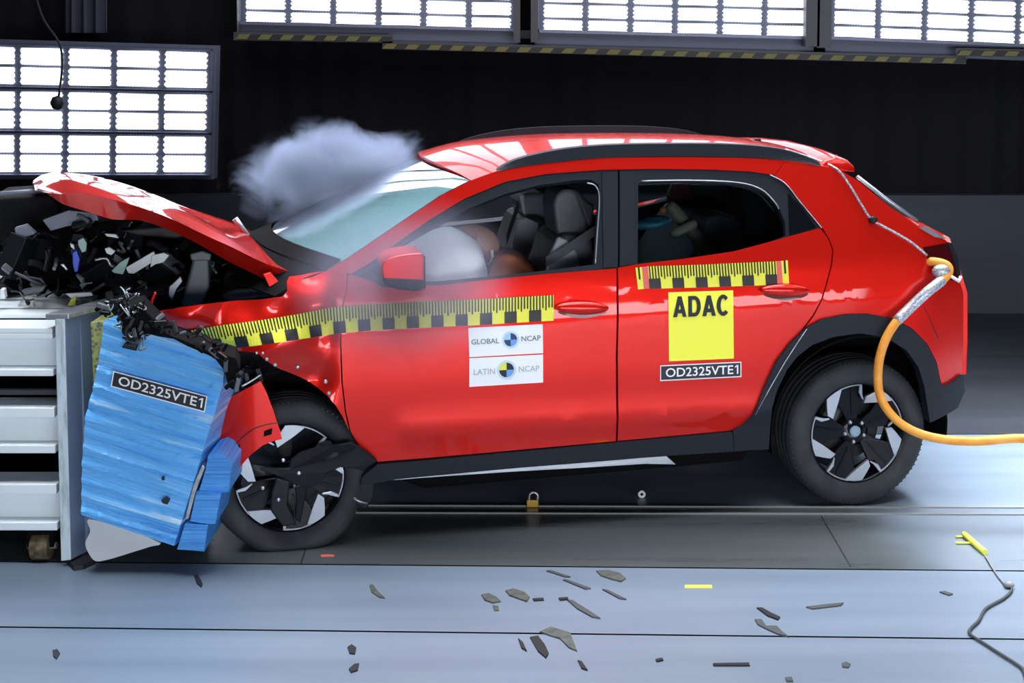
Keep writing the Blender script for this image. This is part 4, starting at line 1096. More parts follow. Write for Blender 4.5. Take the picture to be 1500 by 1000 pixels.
for k in range(26):
    x = rnd.uniform(336, 384); y = 590 - (x - 336) * .9 + rnd.uniform(-28, 6); s = rnd.uniform(0.01, 0.034); c = cpt(x, y, rnd.uniform(0.0, .12))
    M = Matrix.Translation(c) @ Matrix.Rotation(rnd.uniform(0, 3.1), 4, 'Y') @ Matrix.Rotation(rnd.uniform(-1, 1), 4, 'Z')
    bm = bmesh.new(); add_box(bm, (-s, -s * .4, -s * .35), (s, s * .4, s * .35), 0, M)
    o = link('crushed_part', bm, rnd.choice([chipdark, gloss_black, gloss_black, dark, blackm, scrapgrey]), car); bevel(o, 0.004)
for k in range(20):
    x = rnd.uniform(160, 215); y = rnd.uniform(432, 500); pts = [cpt(x + rnd.uniform(-10, 10), y + rnd.uniform(-14, 14), -0.34 + rnd.uniform(-.03, .05)) for _ in range(4)]
    tube('wire', crv(pts, 4), 0.003, rnd.choice([alu, cablegrey, dark, dark, dark, blackm, wireblue, scrapmint]), car, 5)
for k in range(16):
    x = rnd.uniform(168, 200); y = rnd.uniform(425, 500); pts = [cpt(x + rnd.uniform(-8, 8), y + rnd.uniform(-10, 10), 0.05 + rnd.uniform(-.03, .05)) for _ in range(4)]
    tube('wire', crv(pts, 4), 0.003, rnd.choice([alu, cablegrey, dark, wireblue, scrapwhite]), car, 5)
tube('red_wire', [cpt(x, y, -0.12) for x, y in crv([(228, 428), (222, 444), (224, 462)], 5)], 0.006, red, car, 6)
shard('broken_casing', [(192, 466), (200, 464), (206, 470), (198, 472)], 0.0, 0.02, scrapwhite)
shard('headlight_frame', [(198, 496), (215, 489), (230, 490), (228, 500), (206, 500)], -0.02, 0.08, dark, 0.006)

# --- cabin: seats
def seat(y0, y1, back, head, side_m, pad, label):
    s = empty('front_seat', (0, 0, 0), 0, car); s['label'] = label
    extr('backrest', back, y0, y1, side_m, s, 0.035)
    extr('headrest', head, y0 + 0.09, y1 - 0.09, greyseat, s, 0.03)
    return s
s1 = seat(0.28, 0.72, [(792, 420), (806, 385), (815, 352), (830, 344), (868, 346), (872, 380), (866, 420)], [(811, 300), (816, 284), (826, 278), (836, 276), (846, 282), (860, 320), (862, 344), (838, 352), (822, 352), (815, 335)], greyseat, None, 'near front seat')
extr('backrest_insert', [(803, 380), (818, 346), (832, 352), (846, 370), (852, 395), (800, 400)], 0.265, 0.30, lightseat, s1, 0.012)
extr('headrest_back', [(836, 276), (848, 279), (862, 296), (872, 300), (868, 330), (862, 338), (852, 308)], 0.38, 0.62, darkseat, s1, 0.02)
s2 = seat(0.98, 1.42, [(740, 400), (752, 352), (764, 318), (790, 316), (812, 330), (815, 385), (795, 410)], [(760, 294), (768, 284), (798, 282), (808, 300), (812, 330), (778, 326), (766, 312)], darkseat, None, 'far front seat')
extr('backrest_insert', [(744, 390), (758, 322), (770, 318), (790, 326), (786, 360), (776, 392)], 0.95, 0.985, lightseat, s2, 0.012)
extr('headrest_front', [(760, 288), (768, 284), (772, 318), (766, 312)], 1.06, 1.34, lightseat, s2, 0.01)
# belts
def strap(name, pts, y, w, m, parent=car):
    P = [cpt(x, yy, y) for x, yy in pts]; bm = bmesh.new(); V = []
    for p in P: V.append([bm.verts.new(p + Vector((0, 0, -w / 2))), bm.verts.new(p + Vector((0, 0.01, w / 2)))])
    for a, b in zip(V, V[1:]): bm.faces.new((a[0], a[1], b[1], b[0]))
    o = link(name, bm, m, parent); solidify(o, 0.003, 0); return o
strap('seat_belt', [(800, 384), (824, 370), (848, 354), (872, 338)], 0.22, 0.045, darkseat)
strap('seat_belt', [(742, 352), (752, 322), (760, 300)], 0.93, 0.05, dark)
# rear bench
extr('rear_seat', [(985, 420), (1010, 380), (1040, 335), (1052, 322), (1088, 326), (1100, 350), (1105, 420)], 0.62, 1.45, principled('rear_seat_cloth', (0.035, 0.04, 0.052), .6), car, 0.03)
extr('rear_headrest', [(1030, 330), (1036, 316), (1056, 312), (1080, 318), (1088, 332), (1084, 352), (1060, 350), (1036, 348)], 0.62, 0.88, MATS['rear_seat_cloth'], car, 0.025)
extr('rear_headrest', [(1108, 330), (1122, 326), (1140, 330), (1144, 350), (1110, 354)], 0.30, 0.52, MATS['rear_seat_cloth'], car, 0.02)
extr('rear_side_trim', [(1088, 262), (1120, 262), (1150, 300), (1200, 340), (1240, 420), (1120, 420), (1094, 350)], 0.22, 0.30, blackm, car, 0.02, plane_y=0.22)
extr('rear_pillar_trim', [(1010, 262), (1060, 262), (1075, 300), (1060, 320), (1018, 320), (1020, 295)], 1.30, 1.42, interior, car, 0.01)
extr('far_door_frame', [(990, 262), (1004, 262), (1014, 278), (1018, 300), (1010, 324), (996, 330), (984, 310), (980, 286)], 1.30, 1.36, principled('dark_red', (0.10, 0.003, 0.004), .5), car, 0.01)
dims(915, 250, 935, 420, 0.16, 0.19, interior, 'pillar_trim')
# dashboard, steering side
extr('dashboard', [(470, 412), (500, 385), (560, 365), (600, 370), (620, 400), (620, 450), (500, 460)], 0.15, 1.45, interior, car, 0.03)
# airbag (white cushion)
def bagfn(v):
    n = noise.noise(v * 2.2) * 0.06; return v * (1 + n)
ac = cpt(646, 408, 0.30)
blob('airbag', ac, (0.21, 0.20, 0.235), airbag, car, (0, math.radians(20), 0), 40, bagfn)
ac2 = cpt(610, 395, 0.55)
blob('airbag', ac2, (0.20, 0.24, 0.16), airbag, car, (0, math.radians(25), 0), 32, bagfn)
# ------------------------------------------------------------------ crash dummies (their own things)
def skin_body(name, chains, m, parent, sub=2):
    """chains: list of [(point, radius), ...]; first chain's first vertex is the root; later chains start at an index (c, i) of an earlier one"""
    me = bpy.data.meshes.new(name); V = []; E = []; R = []; idx = {}
    for ci, ch in enumerate(chains):
        start = None
        if isinstance(ch[0], tuple) and isinstance(ch[0][0], int): start = idx[ch[0]]; pts = ch[1:]
        else: pts = ch
        prev = start
        for k, (p, r) in enumerate(pts):
            V.append(p); R.append(r); i = len(V) - 1; idx[(ci, k)] = i
            if prev is not None: E.append((prev, i))
            prev = i
    me.from_pydata([tuple(v) for v in V], E, []); me.materials.append(m)
    o = bpy.data.objects.new(name, me); COL.objects.link(o); o.parent = parent
    o.modifiers.new('skin', 'SKIN'); 
    for i, r in enumerate(R):
        o.data.skin_vertices[0].data[i].radius = (r, r)
    o.data.skin_vertices[0].data[0].use_root = True
    s = o.modifiers.new('sub', 'SUBSURF'); s.levels = sub; s.render_levels = sub
    for p in o.data.polygons: p.use_smooth = True
    md = o.modifiers['skin']; md.use_smooth_shade = True
    return o
hipw = cpt(775, 470, 0.50)
drv = empty('crash_dummy', A0 + EX * hipw.x + EY * hipw.y + EZ * hipw.z, YAW)
tag(drv, 'crash test dummy in orange, slumped forward into the white airbag at the wheel', 'dummy')
def dl(px, py, y): return cpt(px, py, y) - hipw
skin_body('body', [[(dl(772, 462, 0.50), .13), (dl(764, 440, 0.50), .125), (dl(752, 412, 0.50), .13), (dl(744, 398, 0.50), .12), (dl(728, 382, 0.49), .06), (dl(716, 370, 0.48), .055)],
                   [(0, 3), (dl(741, 392, 0.32), .075), (dl(728, 418, 0.28), .055), (dl(706, 430, 0.28), .045)],
                   [(0, 3), (dl(736, 372, 0.66), .055), (dl(752, 382, 0.74), .045), (dl(765, 392, 0.76), .042)]], orangecloth, drv)
def headfn(v):
    v = v.copy()
    if v.x < 0: v.x *= 1.0 - 0.12 * (v.z < 0)
    return v
blob('head', dl(697, 356, 0.46), (0.115, 0.078, 0.088), skin, drv, (0, math.radians(18), 0), 32, headfn)
blob('ear', dl(700, 349, 0.385), (0.012, 0.008, 0.018), skin, drv, seg=10)
blob('nose', dl(676, 368, 0.46), (0.016, 0.012, 0.014), skin, drv, seg=10)
tube('jaw_seam', [dl(x, y, 0.385) for x, y in [(688, 368), (700, 374), (713, 378)]], 0.003, principled('seam_brown', (0.08, 0.04, 0.03), .6), drv, 6)
extr('neck', None, -0.06 + 0.0, 0.05, dark, drv, 0.01, local=[dl(706, 380, 0.46), dl(722, 368, 0.46), dl(728, 378, 0.46), dl(712, 396, 0.46)])
tube('neck_cable', [dl(x, y, 0.38) for x, y in [(720, 366), (722, 378), (716, 388)]], 0.008, scrapwhite, drv, 6)
# rear dummy: limbs crossing the rear window
h2 = cpt(1038, 400, 0.60)
cd = empty('crash_dummy', A0 + EX * h2.x + EY * h2.y + EZ * h2.z, YAW)
tag(cd, 'small olive crash dummy seen through the rear door window, arm bent across', 'dummy')
d2 = lambda px, py, y: cpt(px, py, y) - h2
skin_body('body', [[(d2(1048, 400, 0.60), .055), (d2(1036, 376, 0.58), .048), (d2(1020, 346, 0.56), .036), (d2(1000, 324, 0.56), .034), (d2(984, 304, 0.56), .034), (d2(978, 298, 0.56), .028)]], olive, cd)
skin_body('arm', [[(d2(1020, 326, 0.50), .022), (d2(1006, 333, 0.48), .026), (d2(992, 340, 0.48), .026), (d2(982, 343, 0.50), .018)]], beige, cd)
blob('helmet', d2(952, 326, 0.62), (0.11, 0.09, 0.032), teal, cd, (0, math.radians(-6), 0))
blob('hand', d2(971, 308, 0.52), (0.018, 0.018, 0.018), orangecloth, cd, seg=12)
# ------------------------------------------------------------------ orange hose and thin cable on the car's tail
hz = [(1352, 384, .02), (1368, 383, -.05), (1386, 388, -.09), (1390, 398, -.10), (1380, 410, -.10), (1360, 426, -.10), (1336, 448, -.10), (1310, 475, -.11), (1293, 508, -.12), (1286, 545, -.12), (1290, 582, -.13), (1310, 612, -.16), (1340, 632, -.2), (1380, 643, -.25), (1430, 646, -.3), (1500, 642, -.35), (1600, 650, -.4)]
hp = [Vector(p) for p in hz]
off_ = cpt(1300, 500, 0).x
def hose_pt(p):
    b = bodyY(*(lambda q: (q.x, q.z))(cpt(p.x, p.y, 0.0)))
    y = p.z + (b + 0.03 if p.x > 1340 and p.y < 440 else 0.0)
    q = cpt(p.x, p.y, y); return A0 + EX * q.x + EY * q.y + EZ * q.z
HP = crv([hose_pt(p) for p in hp], 6)
root = empty('hose', HP[0]); tag(root, 'orange hose looping down from the tail light and away to the right', 'hose')
tube('hose_tube', [p - HP[0] for p in HP], 0.020, orange, root, 14)
bs = [p - HP[0] for p in HP[24:42]]
tube('braided_sleeve', bs, 0.0235, braid, root, 14)
blob('tape_wrap', HP[14] - HP[0] + Vector((-0.03, -0.005, -0.02)), (0.045, 0.03, 0.035), braid, root, seg=14)
tube('clip', [HP[20] - HP[0] + Vector((0, -.01, 0)), HP[20] - HP[0] + Vector((0.05, -.01, -0.03)), HP[20] - HP[0] + Vector((0.06, 0, -0.01))], 0.008, scrapwhite, root, 8)
cab = [(1150, 219, .26), (1190, 232, .24), (1225, 247, 0), (1245, 272, 0), (1262, 300, 0), (1278, 322, 0), (1310, 340, 0), (1335, 355, 0), (1358, 374, 0)]
def cabp(x, y, k):
    q = bpt(x, y, 0.012) if not k else cpt(x, y, k); return A0 + EX * q.x + EY * q.y + EZ * q.z
CPn = crv([cabp(*c) for c in cab], 4)
root = empty('sensor_cable', CPn[0]); tag(root, 'thin silver cable running from the car roof down to its tail light', 'cable')
tube('cable', [p - CPn[0] for p in CPn], 0.006, braid, root, 8)
blob('cable_clip', cabp(1279, 322, 0) - CPn[0], (0.022, 0.014, 0.018), dark, root, seg=12)

# ------------------------------------------------------------------ barrier trolley
TY = 5.20      # depth of the trolley's near side
w0 = wpt(85, 822, TY)
tr = empty('barrier_trolley', (w0.x, TY, 0)); T0 = Vector((w0.x, TY, 0))
tag(tr, 'white steel barrier trolley on small rollers carrying the blue crash barrier', 'trolley')
def tz(py, Y=TY): return wpt(90, py, Y).z
XL = -3.4
def tbox(name, x0, x1, y0, y1, z0, z1, m, bev=0.003):
    return box(name, Vector((x0, y0, z0)) - T0, Vector((x1, y1, z1)) - T0, m, tr, bev)
xp = w0.x
def ibeam(name, top, webtop, webbot, bot, Y0):
    bm = bmesh.new()
    a = tz(top); b = tz(webtop); c = tz(webbot); d = tz(bot)
    o = Vector(T0)
    add_box(bm, Vector((XL, Y0 - 0.0, b)) - o, Vector((xp, Y0 + 0.16, a)) - o)
    add_box(bm, Vector((XL, Y0 + 0.06, c)) - o, Vector((xp, Y0 + 0.075, b)) - o)
    add_box(bm, Vector((XL, Y0 - 0.0, d)) - o, Vector((xp, Y0 + 0.16, c)) - o)
    ob = link(name, bm, whitesteel, tr); bmesh_fix(ob); bevel(ob, 0.004); return ob
ibeam('beam', 488, 497, 541, 551, TY)
ibeam('beam', 597, 612, 652, 664, TY)
ibeam('beam', 709, 724, 765, 777, TY)
# deck top: rails seen from above
for (ya, yb) in ((0.17, 0.27), (0.30, 0.46), (0.50, 0.62)):
    tbox('deck_plate', XL, xp + 0.0, TY + ya, TY + yb, tz(472) - 0.02, tz(472), whitesteel)
tbox('deck_plate', XL, xp, TY + 0.0, TY + 0.16, tz(488), tz(480), whitesteel)
tbox('inner_frame', XL, xp - 0.02, TY + 0.65, TY + 0.75, 0.12, 0.95, blackm)
tbox('inner_frame', XL, xp - 0.02, TY + 0.12, TY + 0.15, tz(590), tz(582), scrapgrey)
tbox('inner_frame', XL, xp - 0.02, TY + 0.14, TY + 0.66, 0.12, 0.16, blackm)
tbox('deck_plate', XL, xp - 0.02, TY + 0.76, TY + 1.3, 0.7, tz(478), whitesteel)
# upright plate carrying the barrier
pa = wpt(83, 455, TY - 0.02); pb = wpt(104, 455, TY - 0.02)
bm = bmesh.new()
def wv(px, py, Y): return wpt(px, py, Y)
nearq = [wv(80, 466, TY - .02), wv(95, 466, TY - .02), wv(104, 820, TY - .02), wv(89, 822, TY - .02)]
dv = Vector((0.36, 0.85, 0))
farq = [p + dv for p in nearq]
vs = [bm.verts.new(p - T0) for p in nearq + farq]
for fc, mi in (((0, 1, 2, 3), 1), ((7, 6, 5, 4), 0), ((0, 4, 5, 1), 0), ((1, 5, 6, 2), 0), ((2, 6, 7, 3), 0), ((3, 7, 4, 0), 0)):
    bm.faces.new([vs[i] for i in fc]).material_index = mi
bevel(link('mounting_plate', bm, [bluesteel, plate_edge], tr), 0.004)
bm = bmesh.new()
cq = [Vector((xp - 0.02, TY - 0.02, 0)), Vector((xp + 0.075, TY - 0.02, 0)), Vector((xp + 0.435, TY + 0.83, 0)), Vector((xp + 0.34, TY + 0.83, 0))]
vs = [bm.verts.new(Vector((p.x, p.y, z)) - T0) for z in (tz(466), tz(458)) for p in cq]
for fc in ((3, 2, 1, 0), (4, 5, 6, 7), (0, 1, 5, 4), (1, 2, 6, 5), (2, 3, 7, 6), (3, 0, 4, 7)): bm.faces.new([vs[i] for i in fc])
bevel(link('plate_cap', bm, alu, tr), 0.003)
# second thinner plate behind the honeycomb
bm = bmesh.new()
n2 = [wv(112, 470, TY + .06), wv(118, 470, TY + .06), wv(131, 800, TY + .06), wv(124, 806, TY + .06)]
vs = [bm.verts.new(p - T0) for p in n2 + [p + dv * .85 for p in n2]]
for fc in ((0, 1, 2, 3), (7, 6, 5, 4), (0, 4, 5, 1), (1, 5, 6, 2), (2, 6, 7, 3), (3, 7, 4, 0)): bm.faces.new([vs[i] for i in fc])
link('backing_plate', bm, bluesteel, tr)
# rollers
for (px, py, yy) in ((62, 806, TY + 0.06), (-150, 806, TY + 0.06)):
    c = wpt(px, py, yy); c.z = 0.058
    rl = empty('roller', c - T0, 0, tr)
    bm = bmesh.new(); add_tube(bm, [(-0.037, 0, 0), (0.037, 0, 0)], 0.056, 24); bevel(link('roller_tread', bm, rust, rl), 0.004)
    bm = bmesh.new(); add_tube(bm, [(-0.06, 0, 0), (0.06, 0, 0)], 0.014, 12); link('axle', bm, alu, rl)
    box('fork', (-0.055, -0.02, 0.0), (0.055, 0.02, 0.09), blackm, rl)
# ------------------------------------------------------------------ deformable barrier (blue)
BY = 5.08
bl = wpt(120, 755, BY); B_0 = Vector((bl.x, BY, 0))
br = empty('deformable_barrier', B_0)
tag(br, 'crumpled bright blue aluminium honeycomb barrier with number label, against the trolley', 'barrier')
face = [(152, 470), (160, 466), (170, 462), (176, 466), (180, 484), (190, 492), (214, 484), (232, 488), (262, 494), (300, 512), (322, 530), (329, 546), (327, 562), (316, 600), (300, 650), (287, 695), (270, 750), (255, 799), (225, 789), (190, 778), (150, 764), (119, 754), (120, 680), (125, 610), (138, 560), (146, 520)]
def faceY(x, z):
    w = z + 0.32 * x; return BY + 0.006 * math.sin(w * 95) + 0.004 * math.sin(w * 170 + 1) + 0.010 * noise.noise(Vector((x * 4, w * 16, 0)))
def blk(name, pts, Yf, depth, m, parent, o0, step=0.02, tiltfn=None):
    P = [wpt(x, y, BY) for x, y in pts]; bm = bmesh.new()
    f_ = bm.faces.new([bm.verts.new((p.x, 0, p.z)) for p in P]); bm.normal_update()
    if f_.normal.y > 0: f_.normal_flip()
    bmesh.ops.triangulate(bm, faces=bm.faces[:]); cut_grid(bm, step)
    for v in bm.verts: v.co.y = Yf(v.co.x, v.co.z); v.co -= o0
    xl = min(v.co.x for v in bm.verts); xr = max(v.co.x for v in bm.verts)
    thicken(bm, (0, depth, 0))
    if name == 'main_block':
        for v in bm.verts:
            if v.co.y > Yf(0, 0) - o0.y + depth * 0.5: v.co.x += 0.28 * (xr - v.co.x) / (xr - xl)
    for v in bm.verts:
        if v.co.y > Yf(0, 0) - o0.y + depth * 0.5 and v.co.z + o0.z > 0.62: v.co.z = 0.62 - o0.z + (v.co.z + o0.z - 0.62) * 0.25
    for e in bm.edges:
        if len(e.link_faces) == 2 and e.calc_face_angle() > 1.0: e.smooth = False
    return link(name, bm, m, parent, smooth=True)
blk('main_block', face, faceY, 0.45, bluem, br, B_0, 0.018)
sy = lambda x, z: BY + 0.01 + 0.004 * math.sin(z * 190)
blk('bumper_block', [(304, 668), (316, 664), (326, 668), (338, 683), (334, 722), (322, 723), (291, 719), (300, 690)], lambda x, z: sy(x, z) + 0.0, 0.5, bluem2, br, B_0, 0.02)
blk('bumper_block', [(288, 720), (324, 722), (316, 766), (305, 766), (279, 762)], lambda x, z: sy(x, z) - 0.015, 0.5, bluem2, br, B_0, 0.02)
blk('bumper_block', [(272, 766), (306, 767), (300, 806), (261, 802)], lambda x, z: sy(x, z) - 0.025, 0.5, bluem2, br, B_0, 0.02)
extr('torn_edge', None, 0.0, 0.05, alu, br, 0.003, local=[wpt(x, y, BY) - B_0 for x, y in [(296, 680), (300, 684), (288, 716), (276, 760), (270, 762), (282, 712)]])
o = extr('honeycomb_core', None, 0.10, 0.6, core, br, 0.004, local=[wpt(x, y, BY) - B_0 for x, y in [(120, 480), (152, 476), (150, 520), (138, 560), (126, 600), (124, 560)]])
def bsurf(px, py, off):
    return wpt(px, py, BY - 0.02 - off) - B_0
plate_text([(162, 566), (300, 604), (304, 580), (166, 543)], bsurf, br, off=0.006)
# small printed plate near the top, dark blotches
bm = bmesh.new(); g = quadmap([(178, 509), (200, 514), (205, 498), (188, 496)], 0.008, bsurf); add_patch(bm, g, 0, 0, 1, 1, 0, 0)
for j in range(4):
    for i in range(4):
        if (i * 3 + j * 5) % 3: add_patch(bm, g, .1 + i * .2, .12 + j * .2, .23 + i * .2, .22 + j * .2, .002, 1)
link('torn_plate', bm, [chipdark, scrapgrey], br)
for pts in ([(236, 733), (242, 729), (248, 733), (245, 739), (238, 737)], [(236, 700), (239, 699), (240, 704), (237, 703)]):
    o = extr('hole', None, -0.03, -0.01, ink_dark, br, 0.001, local=[wpt(x, y, BY - 0.03) - B_0 for x, y in pts])
# bent white sheet below
pts = crv([(131, 758), (134, 775), (127, 792), (132, 808), (142, 819), (160, 817), (190, 808), (222, 798), (236, 793), (200, 776), (165, 765)], 4, True)
o = extr('bent_sheet', None, 0.03, 0.30, whiteplastic, br, 0.01, local=[wpt(p.x, p.y, BY + 0.05) - B_0 for p in pts])
# dark crumpled scraps by the trolley foot
# ------------------------------------------------------------------ debris on the floor
def chip(name, pts, m, label, group=None, h=0.006, cat='debris'):
    P = [floor_pt(x, y) for x, y in pts]; c = sum(P, Vector()) / len(P)
    bm = bmesh.new(); a = [bm.verts.new((p.x - c.x, p.y - c.y, 0)) for p in P]
    b = [bm.verts.new((p.x * .96 + c.x * .04 - c.x, p.y * .96 + c.y * .04 - c.y, h)) for p in P]
    n = len(P); bm.faces.new(list(reversed(a))); bm.faces.new(b)
    for i in range(n): bm.faces.new((a[i], a[(i + 1) % n], b[(i + 1) % n], b[i]))
    bmesh.ops.recalc_face_normals(bm, faces=bm.faces[:])
    o = link(name, bm, m, loc=(c.x, c.y, 0.0)); tag(o, label, cat, group)
G_ = 'broken pieces scattered on the floor'
chip('debris_shard', [(100, 828), (96, 823), (110, 819), (132, 820), (140, 826), (122, 834), (108, 836)], chipdark, 'black torn scrap lying at the foot of the white trolley plate', G_, 0.02)
chip('debris_shard', [(284, 843), (290, 843), (297, 856), (295, 861), (288, 855)], ink_dark, 'small black shard on the pale strip below the blue barrier', G_)
chip('debris_shard', [(77, 954), (84, 952), (88, 958), (83, 966), (78, 962)], ink_dark, 'tiny black chip on the lowest strip, farthest left', G_)
chip('debris_shard', [(541, 858), (546, 857), (554, 868), (564, 877), (556, 876), (544, 868)], chipolive, 'thin curved grey sliver below the front wheel', G_)
chip('debris_shard', [(509, 949), (515, 945), (522, 950), (520, 959), (512, 958)], chipdark, 'dark round chip left of the pair on the lowest strip', G_)
chip('debris_shard', [(511, 981), (519, 974), (526, 973), (524, 983), (514, 986)], chipdark, 'dark oval chip just below the round one on the lowest strip', G_)
chip('debris_shard', [(705, 872), (716, 870), (728, 876), (734, 882), (722, 884), (710, 880)], chipolive, 'ragged olive flake, left of the two below the white stickers', G_)
chip('debris_shard', [(722, 888), (730, 889), (731, 895), (724, 895)], chipolive, 'small grey crumb just under the ragged olive flake', G_)
chip('debris_shard', [(740, 866), (752, 863), (768, 868), (776, 875), (772, 882), (760, 878), (746, 873)], chipolive, 'larger olive flake right of the ragged one', G_)
chip('debris_shard', [(873, 837), (890, 836), (908, 840), (917, 848), (910, 853), (894, 849), (880, 844)], chipolive, 'oval grey-olive scrap at the upper edge of the pale strip', G_)
chip('debris_shard', [(830, 879), (838, 880), (862, 895), (880, 907), (868, 905), (846, 893)], chipgrey, 'long grey sliver slanting across the pale strip', G_)
chip('debris_shard', [(824, 850), (830, 850), (866, 863), (858, 864)], chipgrey, 'thin slanting grey scratch-like splinter, left one', G_)
chip('debris_shard', [(882, 864), (890, 865), (918, 879), (908, 878)], chipgrey, 'thin slanting grey splinter right of the left one', G_)
chip('debris_shard', [(800, 837), (806, 836), (836, 846), (828, 846)], chipgrey, 'thin grey splinter touching the dark strip edge', G_)
chip('debris_shard', [(776, 934), (788, 932), (798, 945), (804, 958), (800, 965), (788, 955)], chipdark, 'big black leaf-shaped shard on the lowest strip', G_)
chip('debris_shard', [(790, 926), (806, 919), (836, 928), (842, 944), (846, 955), (834, 950), (820, 936), (806, 932)], chipolive, 'forked dark scrap lying on the lower seam', G_)
chip('debris_shard', [(846, 968), (852, 970), (861, 983), (852, 980)], chipdark, 'small dark shard right of the leaf-shaped one', G_)
chip('debris_shard', [(759, 936), (766, 942), (772, 955), (764, 950)], chipdark, 'thin dark splinter left of the leaf-shaped shard', G_)
chip('debris_shard', [(1108, 891), (1116, 891), (1130, 899), (1143, 905), (1140, 909), (1124, 903)], chipdark, 'dark bent strip above the seam, upper of the two', G_)
chip('debris_shard', [(1105, 908), (1115, 908), (1122, 918), (1138, 918), (1148, 928), (1156, 934), (1140, 930), (1126, 924), (1110, 916)], chipgrey, 'curled grey strip touching the seam, lower of the two', G_)
chip('debris_shard', [(1180, 890), (1214, 886), (1236, 884), (1232, 888), (1190, 893)], chipgrey, 'long thin grey splinter right of the bent strips', G_)
chip('debris_shard', [(1044, 973), (1098, 972), (1099, 976), (1045, 976)], chipdark, 'straight dark bar-like strip on the lowest strip', G_)
chip('debris_shard', [(1233, 973), (1240, 971), (1246, 974), (1243, 979), (1234, 978)], chipgrey, 'small round grey chip on the lowest strip at right', G_)
chip('debris_shard', [(1150, 994), (1160, 993), (1162, 999), (1152, 999)], chipgrey, 'small grey chip at the bottom edge', G_)
chip('debris_shard', [(1376, 868), (1384, 867), (1396, 871), (1390, 873)], chipgrey, 'short grey splinter left of the thin grey cable', G_)
chip('debris_shard', [(960, 967), (970, 965), (972, 968), (962, 970)], chipdark, 'tiny dark crumb above the straight dark strip', G_)
chip('debris_shard', [(780, 878), (796, 877), (797, 880), (782, 881)], chipdark, 'tiny flat dark crumb, left one of two in a row', G_)
chip('debris_shard', [(818, 877), (832, 876), (833, 879), (820, 880)], chipdark, 'tiny flat dark crumb, right one of two in a row', G_)
chip('floor_mark', [(1003, 857), (1043, 857), (1043, 861), (1003, 861)], tape_yellow, 'short yellow tape mark on the pale floor strip', None, 0.002, 'tape')
chip('floor_mark', [(470, 812), (490, 813), (490, 815), (470, 815)], tape_red, 'short faint red tape mark right of the front tyre', None, 0.002, 'tape')
# long joint line across the dark strip, cable, padlock, bolt
root = empty('clip_light', floor_pt(1425, 798)); r0 = root.location.copy()
tag(root, 'lime yellow clip with a thin lead lying on the bright floor at right', 'clip')
a = floor_pt(1412, 786); b = floor_pt(1443, 813)
bm = bmesh.new(); add_tube(bm, [a - r0 + Vector((0, 0, .012)), b - r0 + Vector((0, 0, .012))], 0.013, 8); link('clip_body', bm, lime, root)
for (p, q) in (((1400, 788), (1418, 787)), ((1400, 797), (1425, 797))):
    tube('clip_prong', [floor_pt(*p) - r0 + Vector((0, 0, .006)), floor_pt(*q) - r0 + Vector((0, 0, .006))], 0.005, lime, root, 6)
tube('lead', [floor_pt(x, y, 0.006) - r0 for x, y in crv([(1443, 813), (1458, 838), (1475, 860)], 4)], 0.004, cablegrey, root, 6)
cbp = crv([floor_pt(x, y, 0.008) for x, y in [(1478, 858), (1482, 864), (1470, 876), (1444, 891), (1434, 908), (1422, 920), (1421, 928), (1442, 942), (1470, 960), (1492, 974), (1500, 984), (1506, 1010)]], 5)
root = empty('floor_cable', cbp[0]); tag(root, 'thin dark grey cable winding over the floor at right corner', 'cable')
tube('cable', [p - cbp[0] for p in cbp], 0.0055, chipgrey, root, 8)
blob('plug', Vector((0, 0, 0.006)), (0.022, 0.018, 0.014), cablegrey, root, seg=10)
p = floor_pt(780, 742); root = empty('padlock', p); tag(root, 'small brass padlock on the floor under the sill', 'padlock')
box('lock_body', (-0.028, -0.012, 0), (0.028, 0.012, 0.035), brass, root, 0.004)
tube('shackle', crv([(-0.016, 0, 0.03), (-0.012, 0, 0.06), (0.008, 0, 0.068), (0.024, 0, 0.055), (0.022, 0, 0.03)], 4), 0.006, alu, root, 8)
p = floor_pt(940, 729); bm = bmesh.new()
prev = []
ob = lathe('washer', [(0.007, -0.004), (0.018, -0.004), (0.018, 0.004), (0.007, 0.004)], (0, 0, 0.018), scrapwhite, None, 20, True); ob.location = p
tag(ob, 'small pale metal ring standing on the floor under the car', 'ring')
# steel edge strips beside the pit cover
for k, (ya, yb, lab) in enumerate(((738.5, 744, 'thin pale steel edge strip along the rear of the dark floor cover'), (749.5, 754, 'thin pale steel edge strip just in front of the rear one'))):
    a, b = extend(floor_pt(0, ya), floor_pt(1500, yb)); bm = bmesh.new()
    vs = [bm.verts.new(q) for q in (a + Vector((0, -.006, 0.0)), b + Vector((0, -.006, 0.0)), b + Vector((0, .006, 0.0)), a + Vector((0, .006, 0.0)))]
    f_ = bm.faces.new(vs); r_ = bmesh.ops.extrude_face_region(bm, geom=[f_])
    for v in r_['geom']:
        if isinstance(v, bmesh.types.BMVert): v.co.z += 0.006
    bmesh.ops.recalc_face_normals(bm, faces=bm.faces[:])
    o = link('trim_%d' % (k + 1), bm, cablegrey); tag(o, kind='structure')
bm = bmesh.new(); V = []
for k in range(25):
    px = 96 + 60 * k / 24; a = wpt(px, -60, 10.15); b = wpt(px, 48, 10.15); d = Vector((0, 0.04 * math.sin(k * 0.9), 0)); V.append((bm.verts.new(a + d), bm.verts.new(b + d)))
for a, b in zip(V, V[1:]): bm.faces.new((a[0], b[0], b[1], a[1]))
o = link('curtain', bm, principled('slate_curtain', (0.035, 0.042, 0.065), 0.8), smooth=True); solidify(o, 0.01); tag(o, 'slate grey folded curtain hanging above the left lamp bank', 'curtain')
